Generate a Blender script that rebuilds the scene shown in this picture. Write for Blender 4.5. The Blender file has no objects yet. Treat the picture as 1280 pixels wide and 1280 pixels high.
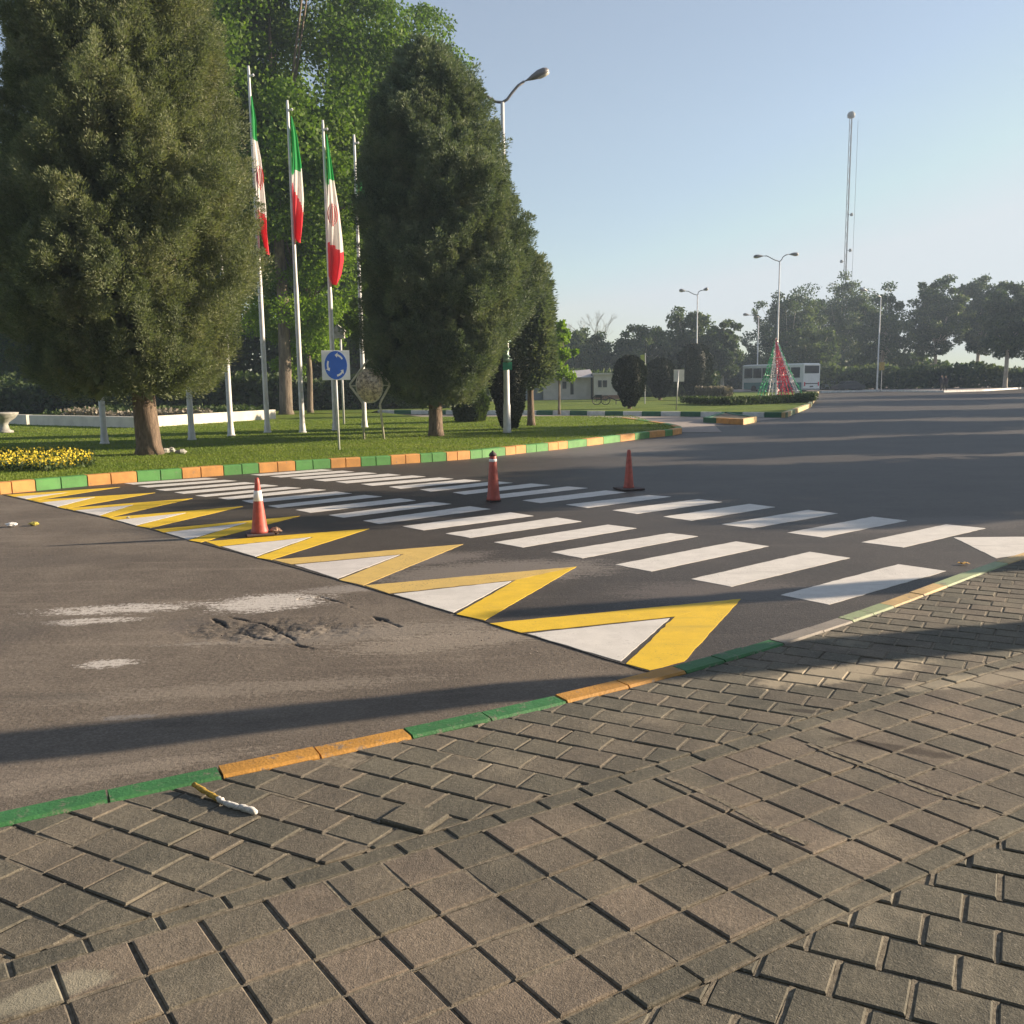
import bpy, math, random
import numpy as np
from mathutils import Vector, Matrix
random.seed(7); rng = np.random.default_rng(11)
R = math.radians
# ---------------------------------------------------------------- camera, light, exposure
F, HOR, ROLL, H = 1130.0, 476.0, R(0.8), 2.1
PITCH = math.atan((640-HOR)/F)
ZS, ZL = 0.15, 0.20                    # tops of the pavement and of the lawns
sc = bpy.context.scene
r0 = Vector((1,0,0)); fwd = Vector((0, math.cos(PITCH), -math.sin(PITCH))); up0 = Vector((0, math.sin(PITCH), math.cos(PITCH)))
cr, sr = math.cos(ROLL), math.sin(ROLL)
right = r0*cr - up0*sr; up = r0*sr + up0*cr
cam = bpy.data.objects.new('camera', bpy.data.cameras.new('camera')); sc.collection.objects.link(cam); sc.camera = cam
M = Matrix((right, up, -fwd)).transposed().to_4x4(); M.translation = (0,0,H); cam.matrix_world = M
cam.data.sensor_width = 36; cam.data.lens = 36*F/1280; cam.data.clip_start = .05; cam.data.clip_end = 3000
SUN_DIR = Vector((0.976, 0.218, math.tan(R(16.5)))).normalized()
w = bpy.data.worlds.new('World'); sc.world = w; w.use_nodes = True
nt = w.node_tree; sky = nt.nodes.new('ShaderNodeTexSky'); sky.sky_type = 'NISHITA'; sky.sun_disc = False
sky.sun_elevation = R(16.5); sky.sun_rotation = math.atan2(SUN_DIR.x, SUN_DIR.y)
sky.air_density = 1.0; sky.dust_density = 0.55; sky.ozone_density = 1.6
hz0 = nt.nodes.new('ShaderNodeMix'); hz0.data_type='RGBA'; hz0.blend_type='DARKEN'; hz0.inputs[0].default_value=.95   # dusty air: the sky never gets brighter than its pale haze
hz0.inputs[7].default_value=(3.95,4.25,4.5,1); hz1 = nt.nodes.new('ShaderNodeMix'); hz1.data_type='RGBA'; hz1.inputs[0].default_value=.22; hz1.inputs[7].default_value=(4.4,4.1,3.9,1); nt.links.new(sky.outputs[0],hz1.inputs[6]); nt.links.new(hz1.outputs[2],hz0.inputs[6]); nt.links.new(hz0.outputs[2], nt.nodes['Background'].inputs[0]); nt.nodes['Background'].inputs[1].default_value = 0.070
sl = bpy.data.lights.new('sun', 'SUN'); sl.energy = 5.0; sl.angle = R(.5); sl.color = (1, .82, .60)
so = bpy.data.objects.new('sun', sl); sc.collection.objects.link(so); so.rotation_euler = SUN_DIR.to_track_quat('Z','Y').to_euler()
vs = sc.view_settings; vs.view_transform = 'Standard'; vs.look = 'None'; vs.gamma = 1; vs.use_curve_mapping = False; vs.exposure = 1.34

# ---------------------------------------------------------------- helpers
def ray(px, py): 
    return right*((px-640)/F) + up*((640-py)/F) + fwd
def at(px, py, z=0.0):                 # the point of the ground (height z) seen there
    d = ray(px, py); t = (z-H)/d.z
    return Vector((d.x*t, d.y*t, z))
def P(px, py, Y):                      # the point at distance Y
    d = ray(px, py); t = Y/d.y
    return Vector((d.x*t, Y, H+d.z*t))
C = sc.collection
def tag(o, label=None, cat=None, group=None, kind=None):
    for k, v in (('label',label),('category',cat),('group',group),('kind',kind)):
        if v: o[k] = v
    return o
def empty(name, loc, label, cat, group=None, rz=0):
    o = bpy.data.objects.new(name, None); C.objects.link(o); o.location = loc; o.rotation_euler.z = rz
    return tag(o, label, cat, group)
def copy_tree(o, parent=None):
    c = o.copy(); C.objects.link(c); c.parent = parent
    for ch in list(o.children): copy_tree(ch, c)
    return c

class MB:
    def __init__(s): s.v=[]; s.f=[]; s.m=[]; s.t=[]
    def add(s, vs, fs, m=0, tone=0.0):
        n=len(s.v); s.v += [tuple(v) for v in vs]; s.f += [tuple(i+n for i in f) for f in fs]; s.m += [m]*len(fs); s.t += [tone]*len(fs)
    def box(s, lo, hi, m=0, b=0.0, rot=0, org=(0,0,0)):
        x0,y0,z0=lo; x1,y1,z1=hi
        if b>0:
            pts=[]
            for (z,i) in ((z0,b),(z0+b,0),(z1-b,0),(z1,b)):
                for (x,y) in ((x0,y0),(x1,y0),(x1,y1),(x0,y1)):
                    cx,cy=(x0+x1)/2,(y0+y1)/2
                    pts.append((x+(i if x<cx else -i), y+(i if y<cy else -i), z))
            fs=[(3,2,1,0),(12,13,14,15)]
            for k in range(3):
                for j in range(4):
                    a=k*4+j; c=k*4+(j+1)%4; fs.append((a,c,c+4,a+4))
        else:
            pts=[(x0,y0,z0),(x1,y0,z0),(x1,y1,z0),(x0,y1,z0),(x0,y0,z1),(x1,y0,z1),(x1,y1,z1),(x0,y1,z1)]
            fs=[(3,2,1,0),(4,5,6,7),(0,1,5,4),(1,2,6,5),(2,3,7,6),(3,0,4,7)]
        c,sn=math.cos(rot),math.sin(rot)
        s.add([(p[0]*c-p[1]*sn+org[0], p[0]*sn+p[1]*c+org[1], p[2]+org[2]) for p in pts], fs, m)
    def tube(s, pts, rad, seg=10, m=0, cap=True):
        pts=[Vector(p) for p in pts]; n=len(pts)
        if not hasattr(rad,'__len__'): rad=[rad]*n
        vs=[]; ref=Vector((0.03,1,0.02))
        for i,p in enumerate(pts):
            d=(pts[min(i+1,n-1)]-pts[max(i-1,0)]).normalized()
            r=ref if abs(d.dot(ref))<.9 else Vector((1,0,0))
            a=d.cross(r).normalized(); b=d.cross(a)
            for k in range(seg):
                t=2*math.pi*k/seg; vs.append(p+(a*math.cos(t)+b*math.sin(t))*rad[i])
        fs=[]
        for i in range(n-1):
            for k in range(seg):
                k2=(k+1)%seg; fs.append((i*seg+k,i*seg+k2,(i+1)*seg+k2,(i+1)*seg+k))
        if cap: fs.append(tuple(range(seg-1,-1,-1))); fs.append(tuple((n-1)*seg+k for k in range(seg)))
        s.add(vs,fs,m)
    def lathe(s, prof, seg=24, m=0, org=(0,0,0), sx=1.0):
        vs=[]; n=len(prof)
        for r,z in prof:
            for k in range(seg):
                t=2*math.pi*k/seg; vs.append((org[0]+r*math.cos(t)*sx, org[1]+r*math.sin(t), org[2]+z))
        fs=[(i*seg+k,i*seg+(k+1)%seg,(i+1)*seg+(k+1)%seg,(i+1)*seg+k) for i in range(n-1) for k in range(seg)]
        fs.append(tuple(range(seg-1,-1,-1))); fs.append(tuple((n-1)*seg+k for k in range(seg)))
        s.add(vs,fs,m)
    def build(s, name, mats, parent=None, smooth=False):
        me=bpy.data.meshes.new(name); me.from_pydata(s.v,[],s.f)
        for m in (mats if isinstance(mats,(list,tuple)) else [mats]): me.materials.append(m)
        me.polygons.foreach_set('material_index', s.m)
        a=me.attributes.new('tone','FLOAT','FACE'); a.data.foreach_set('value', s.t)
        if smooth: me.polygons.foreach_set('use_smooth',[True]*len(s.f))
        me.update(); o=bpy.data.objects.new(name,me); C.objects.link(o)
        if parent: o.parent=parent
        return o

# ---------------------------------------------------------------- materials
def newmat(name):
    m=bpy.data.materials.new(name); m.use_nodes=True; return m, m.node_tree, m.node_tree.nodes['Principled BSDF']
def N(t, kind, **kw):
    n=t.nodes.new(kind)
    for k,v in kw.items():
        if k=='i':
            for a,b in v.items(): n.inputs[a].default_value=b
        else: setattr(n,k,v)
    return n
def ramp(t, fac, stops):
    n=t.nodes.new('ShaderNodeValToRGB'); e=n.color_ramp.elements
    while len(e)<len(stops): e.new(.5)
    for el,(p,c) in zip(e,stops): el.position=p; el.color=(*c,1)
    t.links.new(fac,n.inputs[0]); return n.outputs[0]
def noise(t, scale, detail=6, rough=.6, vec=None, dist=0):
    n=N(t,'ShaderNodeTexNoise',i={'Scale':scale,'Detail':detail,'Roughness':rough,'Distortion':dist})
    if vec is not None: t.links.new(vec,n.inputs['Vector'])
    return n.outputs[0]
def wpos(t): return N(t,'ShaderNodeNewGeometry').outputs['Position']
def mix(t, fac, a, b, mode='MIX'):
    n=t.nodes.new('ShaderNodeMix'); n.data_type='RGBA'; n.blend_type=mode
    for idx,v in ((0,fac),(6,a),(7,b)):
        if isinstance(v,(int,float)): n.inputs[idx].default_value=v
        elif isinstance(v,tuple): n.inputs[idx].default_value=(*v,1)
        else: t.links.new(v,n.inputs[idx])
    return n.outputs[2]
def math_(t, op, a, b=0.0, clamp=False):
    n=t.nodes.new('ShaderNodeMath'); n.operation=op; n.use_clamp=clamp
    for i,v in ((0,a),(1,b)):
        if isinstance(v,(int,float)): n.inputs[i].default_value=v
        else: t.links.new(v,n.inputs[i])
    return n.outputs[0]
def mrange(t, v, a, b, c=0.0, d=1.0):
    n=N(t,'ShaderNodeMapRange',interpolation_type='SMOOTHSTEP',i={1:a,2:b,3:c,4:d}); t.links.new(v,n.inputs[0]); return n.outputs[0]
def bump(t, bs, h, strength=.4, dist=.01):
    n=N(t,'ShaderNodeBump',i={'Strength':strength,'Distance':dist}); t.links.new(h,n.inputs['Height']); t.links.new(n.outputs[0],bs.inputs['Normal'])
def simple(name, col, rough=.6, metal=0, var=.18, scale=6, spec=.5, bmp=0):
    m,t,b=newmat(name); v=wpos(t)
    n=noise(t,scale,5,.6,v); f=mrange(t,n,.3,.7)
    lo=tuple(c*(1-var) for c in col); hi=tuple(min(1,c*(1+var)) for c in col)
    t.links.new(mix(t,f,lo,hi),b.inputs['Base Color']); b.inputs['Roughness'].default_value=rough; b.inputs['Metallic'].default_value=metal
    b.inputs['Specular IOR Level'].default_value=spec
    if bmp: bump(t,b,noise(t,scale*6,4,.6,v),bmp,.01)
    return m
def ellipse(t, c, ang, a, b, vec, soft=.5):   # 1 inside a noisy ellipse on the ground, for stains
    mp=N(t,'ShaderNodeMapping',vector_type='TEXTURE'); mp.inputs['Location'].default_value=(c[0],c[1],0); mp.inputs['Rotation'].default_value=(0,0,ang); mp.inputs['Scale'].default_value=(a,b,1)
    t.links.new(vec,mp.inputs['Vector'])
    ml=N(t,'ShaderNodeVectorMath',operation='MULTIPLY'); ml.inputs[1].default_value=(1,1,0); t.links.new(mp.outputs[0],ml.inputs[0])
    ln=N(t,'ShaderNodeVectorMath',operation='LENGTH'); t.links.new(ml.outputs[0],ln.inputs[0])
    return mrange(t,ln.outputs['Value'],1.0,soft)
def asphalt(name, lo, hi, stains, rough=.75, streak=True, spec=.5):
    m,t,b=newmat(name); v=wpos(t)
    big=noise(t,.5,5,.6,v); fine=noise(t,55,3,.7,v); grit=N(t,'ShaderNodeTexVoronoi',i={'Scale':110}); t.links.new(v,grit.inputs['Vector'])
    col=mix(t,mrange(t,big,.32,.68),lo,hi)
    col=mix(t,mrange(t,fine,.35,.75),mix(t,1.0,col,(.72,.72,.72),'MULTIPLY'),mix(t,1.0,col,(1.25,1.25,1.25),'MULTIPLY'))
    col=mix(t,mrange(t,grit.outputs['Color'],.75,.95,0,.35),col,(.30,.27,.23))
    mp=N(t,'ShaderNodeMapping'); mp.inputs['Rotation'].default_value=(0,0,R(-14)); mp.inputs['Scale'].default_value=(.35,2.6,1); t.links.new(v,mp.inputs[0])
    st=noise(t,1.2,6,.65,mp.outputs[0])
    if streak: col=mix(t,mrange(t,st,.5,.8,0,.35),col,tuple(c*2.0 for c in hi))
    col=mix(t,mrange(t,noise(t,3.2,8,.75,v),.42,.7,0,.45),col,mix(t,1.0,col,(.62,.61,.60),'MULTIPLY'))
    rag=noise(t,9,8,.75,mp.outputs[0]); rag2=noise(t,30,6,.7,v)
    for (c,ang,a,bb,color,amt,thr) in stains:
        e=ellipse(t,c,ang,a,bb,v,.15)
        f=math_(t,'MULTIPLY',e,1.0)
        s=math_(t,'ADD',f,math_(t,'MULTIPLY',math_(t,'SUBTRACT',rag,.5),2.6)); s=math_(t,'ADD',s,math_(t,'MULTIPLY',math_(t,'SUBTRACT',rag2,.5),2.6))
        g=math_(t,'MULTIPLY',mrange(t,s,thr+.05,thr+.32),mrange(t,e,.0,.35)); g=math_(t,'MULTIPLY',g,amt)
        col=mix(t,g,col,color)
    ck=N(t,'ShaderNodeAttribute',attribute_name='crack').outputs['Fac']; col=mix(t,mrange(t,ck,.15,.6,0,.9),col,(.022,.02,.019))
    t.links.new(col,b.inputs['Base Color']); b.inputs['Roughness'].default_value=rough; b.inputs['Specular IOR Level'].default_value=spec
    h=math_(t,'ADD',noise(t,120,3,.6,v),math_(t,'MULTIPLY',noise(t,28,4,.6,v),1.4)); bump(t,b,h,.55,.008)
    return m
g_=lambda px,py: at(px,py)
W=(.62,.58,.55)
old_stains=[(g_(335,752),R(14),.95,.62,W,.72,.42),(g_(150,760),R(8),1.5,.38,W,.72,.62),(g_(115,775),R(8),.9,.24,W,.7,.66),(g_(430,735),R(20),.9,.34,(.32,.29,.27),.6,.45),
  (g_(135,828),R(10),.4,.20,W,.7,.55),(g_(300,800),R(10),1.6,.10,(.3,.28,.26),.5,.7),(g_(160,895),R(10),.35,.10,(.22,.21,.21),.6,.6),(g_(230,672),R(8),1.4,.2,(.25,.23,.21),.5,.7),
  (g_(350,788),R(-8),1.15,.50,(.085,.074,.066),.85,.25),(g_(455,790),R(10),2.2,.5,(.27,.235,.20),.6,.45),(g_(560,800),R(15),1.6,.45,(.29,.25,.21),.6,.4),(g_(300,860),R(8),2.6,.30,(.25,.215,.18),.55,.5),(g_(120,985),R(18),1.5,.25,(.26,.22,.18),.6,.4),(g_(60,700),R(5),2.6,.7,(.085,.072,.064),.45,.4),(g_(20,790),R(0),.5,.9,(.09,.078,.07),.5,.5),(g_(60,870),R(0),1.0,.2,(.09,.08,.07),.5,.6),(g_(230,780),R(0),.35,.5,(.09,.08,.08),.4,.5)]
M_old=asphalt('worn asphalt',(.125,.103,.086),(.185,.155,.128),old_stains,.85,True,.3)
new_stains=[(g_(620,715),R(12),2.2,1.0,(.20,.175,.155),.8,.3),(g_(520,700),R(20),1.6,.6,(.19,.165,.15),.7,.35),(g_(900,740),R(0),1.8,.8,(.13,.11,.10),.6,.4),(g_(700,560),R(0),7,5,(.19,.17,.155),.6,.3),(g_(1150,655),R(10),3,1.0,(.14,.12,.11),.5,.35),(g_(330,680),R(10),1.0,.5,(.03,.027,.026),.5,.5)]
M_new=asphalt('fresh asphalt',(.050,.042,.038),(.070,.059,.052),new_stains,.6,True,.38)
def paint(name, col, wear=.5):
    m,t,b=newmat(name); v=wpos(t)
    n=noise(t,45,6,.7,v); big=noise(t,1.3,4,.6,v); th=math_(t,'ADD',n,math_(t,'MULTIPLY',math_(t,'SUBTRACT',big,.5),.35))
    c=mix(t,mrange(t,noise(t,5,5,.6,v),.3,.7),tuple(x*.88 for x in col),col)
    dirt=mrange(t,noise(t,.75,6,.7,v),.5,.72,0,.30); c=mix(t,dirt,c,tuple(x*.55+.05 for x in col))
    c=mix(t,mrange(t,th,.60,.68,0,wear),c,(.09,.08,.075))
    mp=N(t,'ShaderNodeMapping'); mp.inputs['Rotation'].default_value=(0,0,R(-35)); mp.inputs['Scale'].default_value=(.4,4,1); t.links.new(v,mp.inputs[0])
    c=mix(t,mrange(t,noise(t,1.6,7,.7,mp.outputs[0]),.52,.72,0,.38),c,tuple(x*.35+.05 for x in col))
    c=mix(t,mrange(t,noise(t,190,2,.5,v),.62,.72,0,.5*wear),c,(.12,.11,.10))
    t.links.new(c,b.inputs['Base Color']); b.inputs['Roughness'].default_value=.7; bump(t,b,noise(t,110,3,.6,v),.35,.006); return m
M_white=paint('white road paint',(.66,.63,.60)); M_yel=paint('yellow road paint',(.74,.49,.022)); M_yel2=paint('thin yellow road paint',(.62,.43,.13),.9)
M_grey=paint('thin white road paint',(.62,.58,.56),.9)
def kerbmat(name, col, wear=.35):
    m,t,b=newmat(name); v=wpos(t); n=noise(t,11,8,.75,v)
    c=mix(t,mrange(t,noise(t,3,5,.6,v),.3,.7),tuple(x*.8 for x in col),tuple(min(1,x*1.1) for x in col))
    c=mix(t,mrange(t,n,.62-.12*wear,.72-.1*wear,0,.85),c,(.20,.17,.14))
    t.links.new(c,b.inputs['Base Color']); b.inputs['Roughness'].default_value=.65; bump(t,b,noise(t,60,4,.6,v),.5,.01); return m
K_gr=kerbmat('green kerb paint',(.035,.165,.050),.7); K_ye=kerbmat('ochre kerb paint',(.50,.25,.045),.7); K_or=kerbmat('orange kerb paint',(.56,.27,.075),.25)
K_lg=kerbmat('pale green kerb paint',(.30,.36,.20),.7); K_ly=kerbmat('faded ochre kerb paint',(.55,.38,.17),.7); K_con=kerbmat('bare kerb',(.25,.22,.19),.5)
K_g2=kerbmat('far kerb green',(.085,.26,.065),.25); K_wh=kerbmat('white kerb paint',(.66,.66,.64),.2); K_dg=kerbmat('dark green kerb paint',(.03,.13,.07),.2)
# pavers
def pavermat():
    m,t,b=newmat('concrete paver'); v=wpos(t); a=N(t,'ShaderNodeAttribute',attribute_name='tone').outputs['Fac']
    base=ramp(t,a,[(0,(.108,.103,.086)),(.33,(.135,.126,.103)),(.66,(.158,.138,.113)),(1,(.185,.153,.126))])
    n=noise(t,2.2,6,.65,v); c=mix(t,mrange(t,n,.3,.7),mix(t,1.0,base,(.72,.73,.74),'MULTIPLY'),mix(t,1.0,base,(1.22,1.19,1.14),'MULTIPLY'))
    c=mix(t,mrange(t,noise(t,4.5,8,.75,v),.58,.75,0,.5),c,(.075,.065,.055))
    c=mix(t,mrange(t,noise(t,70,4,.7,v),.35,.7),mix(t,1.0,c,(.78,.78,.78),'MULTIPLY'),mix(t,1.0,c,(1.15,1.15,1.15),'MULTIPLY'))
    gr=N(t,'ShaderNodeTexVoronoi',i={'Scale':170}); t.links.new(v,gr.inputs['Vector']); c=mix(t,mrange(t,gr.outputs['Color'],.8,.97,0,.5),c,(.33,.29,.24))
    sand=noise(t,1.1,7,.7,v); c=mix(t,mrange(t,sand,.56,.72,0,.45),c,(.30,.26,.20))
    rag=noise(t,7,8,.7,v)
    for (cc,ang,aa,bb,col,amt) in ((at(1120,935,ZS),R(-28),.62,.11,(.045,.035,.03),.8),(at(1000,888,ZS),R(-15),.2,.06,(.035,.03,.027),.8),(at(1060,840,ZS),R(20),1.3,.30,(.40,.34,.25),.75),(at(60,1240,ZS),R(30),.4,.13,(.33,.31,.24),.6),(at(1220,850,ZS),R(15),1.2,.2,(.38,.33,.25),.6)):
        e=ellipse(t,cc,ang,aa,bb,v,.1); s=math_(t,'ADD',e,math_(t,'MULTIPLY',math_(t,'SUBTRACT',rag,.5),1.6)); g=math_(t,'MULTIPLY',mrange(t,s,.35,.8),mrange(t,e,0,.15)); c=mix(t,math_(t,'MULTIPLY',g,amt),c,col)
    t.links.new(c,b.inputs['Base Color']); b.inputs['Roughness'].default_value=.85; b.inputs['Specular IOR Level'].default_value=.3
    h=math_(t,'ADD',noise(t,160,3,.6,v),math_(t,'MULTIPLY',noise(t,35,5,.7,v),1.5)); bump(t,b,h,.6,.006); return m
M_pav=pavermat(); M_sand=simple('joint sand',(.20,.175,.14),.95,0,.35,40,.2,.8)
M_dirt=simple('dry soil',(.22,.18,.13),.95,0,.3,2,.2,.5); M_path=simple('path concrete',(.30,.26,.24),.9,0,.15,3,.3,.3)
M_verge=simple('verge paving',(.2,.18,.15),.9,0,.2,3,.3,.3)
def grassmat():
    m,t,b=newmat('lawn'); v=wpos(t)
    c=ramp(t,noise(t,.35,7,.7,v),[(.3,(.075,.12,.016)),(.5,(.12,.175,.02)),(.7,(.19,.22,.035))])
    c=mix(t,mrange(t,noise(t,14,6,.7,v),.3,.7),mix(t,1.0,c,(.6,.6,.6),'MULTIPLY'),mix(t,1.0,c,(1.3,1.3,1.2),'MULTIPLY'))
    c=mix(t,mrange(t,noise(t,.8,5,.7,v),.60,.70,0,.6),c,(.16,.12,.06))
    t.links.new(c,b.inputs['Base Color']); b.inputs['Roughness'].default_value=.8; b.inputs['Specular IOR Level'].default_value=.2; bump(t,b,noise(t,30,5,.7,v),1,.06); return m
M_lawn=grassmat()
def leafmat(name, cols, trans=.35, nscale=.6, rough=.6):
    m,t,b=newmat(name); v=wpos(t); rp=N(t,'ShaderNodeNewGeometry').outputs['Random Per Island']
    f=math_(t,'ADD',math_(t,'MULTIPLY',rp,.5),math_(t,'MULTIPLY',mrange(t,noise(t,nscale,3,.6,v),.3,.7),.5))
    c=ramp(t,f,[(i/(len(cols)-1),k) for i,k in enumerate(cols)])
    t.links.new(c,b.inputs['Base Color']); b.inputs['Roughness'].default_value=rough; b.inputs['Specular IOR Level'].default_value=.25
    tr=t.nodes.new('ShaderNodeBsdfTranslucent'); t.links.new(mix(t,1.0,c,(1.2,1.3,.6),'MULTIPLY'),tr.inputs[0])
    ms=t.nodes.new('ShaderNodeMixShader'); ms.inputs[0].default_value=trans
    t.links.new(b.outputs[0],ms.inputs[1]); t.links.new(tr.outputs[0],ms.inputs[2]); t.links.new(ms.outputs[0],t.nodes['Material Output'].inputs[0]); return m
L_cyp=leafmat('cypress foliage',[(.07,.095,.055),(.13,.16,.085),(.20,.225,.125),(.28,.27,.17)],.3,.9)
L_cyp2=leafmat('blue green conifer foliage',[(.06,.092,.062),(.115,.155,.10),(.18,.22,.135),(.25,.26,.17)],.22,.9)
L_brd=leafmat('plane tree leaves',[(.036,.075,.018),(.068,.125,.02),(.115,.19,.03),(.18,.26,.04)],.42,.35)
L_brt=leafmat('bright leaves',[(.10,.17,.015),(.15,.25,.02),(.22,.32,.03)],.45,.8)
L_far=leafmat('distant leaves',[(.024,.044,.028),(.046,.074,.038),(.082,.115,.048),(.135,.165,.06)],.35,.15)
L_drk=leafmat('clipped dark foliage',[(.010,.017,.012),(.018,.027,.016),(.028,.038,.022)],.1,1.2)
L_hdg=leafmat('hedge leaves',[(.03,.055,.018),(.05,.08,.025),(.08,.11,.03)],.25,1.0)
L_dry=leafmat('dry twigs',[(.16,.14,.11),(.22,.19,.15),(.27,.24,.20)],.1,1)
L_grs=leafmat('grass blades',[(.085,.14,.018),(.15,.21,.025),(.22,.26,.05)],.35,.5)
L_flw=leafmat('yellow flowers',[(.60,.42,.02),(.70,.55,.05),(.62,.50,.10)],.25,2)
def bark(name,a,b2,s=9):
    m,t,b=newmat(name); v=wpos(t); mp=N(t,'ShaderNodeMapping'); mp.inputs['Scale'].default_value=(1,1,.22); t.links.new(v,mp.inputs[0])
    n=noise(t,s,8,.7,mp.outputs[0],.6); t.links.new(ramp(t,n,[(.35,a),(.65,b2)]),b.inputs['Base Color']); b.inputs['Roughness'].default_value=.9; bump(t,b,n,1,.05); return m
M_bark=bark('conifer bark',(.07,.05,.035),(.24,.17,.12),14); M_bark2=bark('plane bark',(.07,.055,.04),(.24,.19,.14),5); M_bark3=bark('pale bark',(.25,.21,.16),(.55,.50,.42),4)
M_pole=simple('white pole paint',(.62,.62,.62),.45,0,.12,3); M_steel=simple('galvanised steel',(.42,.43,.44),.45,.6,.12,4); M_lamp=simple('lamp housing',(.20,.19,.19),.5,.2,.12,8)
M_glass=simple('lamp glass',(.55,.52,.45),.25,0,.1,8); M_dark=simple('dark metal',(.03,.03,.035),.5,.3,.2,8); M_cream=simple('cream render',(.62,.58,.50),.85,0,.12,1.2,.3,.2)
M_stone=simple('grey stone',(.34,.33,.30),.9,0,.25,7,.3,.5); M_red=simple('red cone plastic',(.42,.085,.065),.5,0,.18,14); M_refl=simple('white cone band',(.80,.79,.78),.45,0,.1,20)
M_rub=simple('cone base rubber',(.08,.055,.055),.8,0,.3,12)
def cloth(name,col):
    m,t,b=newmat(name); b.inputs['Base Color'].default_value=(*col,1); b.inputs['Roughness'].default_value=.9; tr=t.nodes.new('ShaderNodeBsdfTranslucent'); tr.inputs[0].default_value=(*col,1)
    ms=t.nodes.new('ShaderNodeMixShader'); ms.inputs[0].default_value=.5; t.links.new(b.outputs[0],ms.inputs[1]); t.links.new(tr.outputs[0],ms.inputs[2]); t.links.new(ms.outputs[0],t.nodes['Material Output'].inputs[0]); return m
F_g=cloth('flag green',(.04,.36,.10)); F_w=cloth('flag white',(.82,.78,.76)); F_r=cloth('flag red',(.75,.07,.09))

# ---------------------------------------------------------------- ground, road, lawns
def poly(name, pts, z, mat, kind='structure', z0=None):
    mb=MB(); n=len(pts); vs=[(p[0],p[1],z) for p in pts]; fs=[tuple(range(n))]
    a=sum(pts[i][0]*pts[(i+1)%n][1]-pts[(i+1)%n][0]*pts[i][1] for i in range(n))
    if a<0: vs.reverse()
    if z0 is not None:
        m=len(vs); vs=vs+[(v[0],v[1],z0) for v in vs]; fs+=[(i,i+m,(i+1)%m+m,(i+1)%m) for i in range(m)]
    mb.add(vs,fs); o=mb.build(name,mat)
    if kind: o['kind']=kind
    return o
poly('ground',[(-1500,-60),(1500,-60),(1500,2500),(-1500,2500)],-.12,M_dirt)
# near kerb line (its road-side edge), as pixels on the photo turned into ground points
kp=[(0,1015),(130,990),(270,958),(390,936),(500,912),(600,887),(690,868),(770,850),(835,838),(890,822),(960,800),(1010,785),(1045,772),(1095,753),(1133,740),(1205,718),(1280,690)]
KX=np.array([p[0] for p in kp],float); KY=np.array([p[1] for p in kp],float)
cf=np.polyfit([at(*p,ZS).x for p in kp],[at(*p,ZS).y for p in kp],4)
def kerb_y(x): return float(np.polyval(cf,x))
xa=at(*kp[0],ZS).x; xb=at(*kp[-1],ZS).x
sl_b=(kerb_y(xb)-kerb_y(xb-.3))/.3
kline=[(xa-8,kerb_y(xa)-8*.42),(xa-3,kerb_y(xa)-3*.42)]+[(x,kerb_y(x)) for x in np.linspace(xa,xb,40)]+[(xb+60,kerb_y(xb)+60*sl_b)]
# boundary between the worn and the fresh asphalt
B0=at(800,838); B1=at(10,619.5); bd=(B1-B0).normalized(); bn=Vector((-bd.y,bd.x,0))   # bn points to the worn side
if bn.x>0: bn=-bn
bl_=[at(*p) for p in ((800,835.5),(783,831),(606,776.5),(454,733),(339,701),(251,678.7),(187.5,660.8),(136,647.8),(82,636.6),(41,626.8),(8,619.2))]
bl_=[B0-bd*4]+bl_+[bl_[-1]+bd*6]; pts=[]
for p_,q_ in zip(bl_,bl_[1:]):
    m__=max(1,int((q_-p_).length/.2))
    for k in range(m__): pts.append(p_.lerp(q_,k/m__)+bn*random.uniform(-.003,.012))
pts.append(bl_[-1])
farl=at(10,619.5)
new_pts=[(p.x,p.y) for p in pts]+[(-60,40),(-60,200),(220,200),(220,20),(60,-20),(3,-6)]
poly('road',new_pts,0.0,M_new,z0=-.02)
def spaced(a,b,f0,f1,fine,coarse):
    xs=list(np.arange(a,f0,coarse))+list(np.arange(f0,f1,fine))+list(np.arange(f1,b+coarse,coarse)); return np.array(xs)
ph=at(345,785); pA=at(268,770); pB=at(395,812); pC=at(440,748)
gx=spaced(-45,4,ph.x-1.3,ph.x+1.5,.015,.45); gy=spaced(-4,40,ph.y-1.0,ph.y+1.2,.015,.45)
X,Y=np.meshgrid(gx,gy); 
from mathutils import noise as mn
Z=np.full(X.shape,-.008)
db=(X-B0.x)*bn.x+(Y-B0.y)*bn.y
ky=np.polyval(cf,np.clip(X,xa,xb)); ky=np.where(X<xa,ky+(X-xa)*.42,ky); dk=Y-ky
ramp_=np.clip(db/1.2,0,1)*np.clip(1-dk/1.3,0,1); ramp_=ramp_*ramp_*(3-2*ramp_); Z+=ramp_*.115
def segd(ax,ay,bx,by):
    t=np.clip(((X-ax)*(bx-ax)+(Y-ay)*(by-ay))/((bx-ax)**2+(by-ay)**2),0,1); return np.hypot(X-ax-t*(bx-ax),Y-ay-t*(by-ay))
nz=np.zeros(X.shape)
iy=np.where((gy>ph.y-1.0)&(gy<ph.y+1.2))[0]; ix=np.where((gx>ph.x-1.3)&(gx<ph.x+1.5))[0]
for a in iy:
    for b in ix:
        nz[a,b]=mn.fractal(Vector((gx[b]*3,gy[a]*3,0)),1,2,5)+.5*abs(mn.fractal(Vector((gx[b]*11,gy[a]*11,3)),1,2,3))
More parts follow.
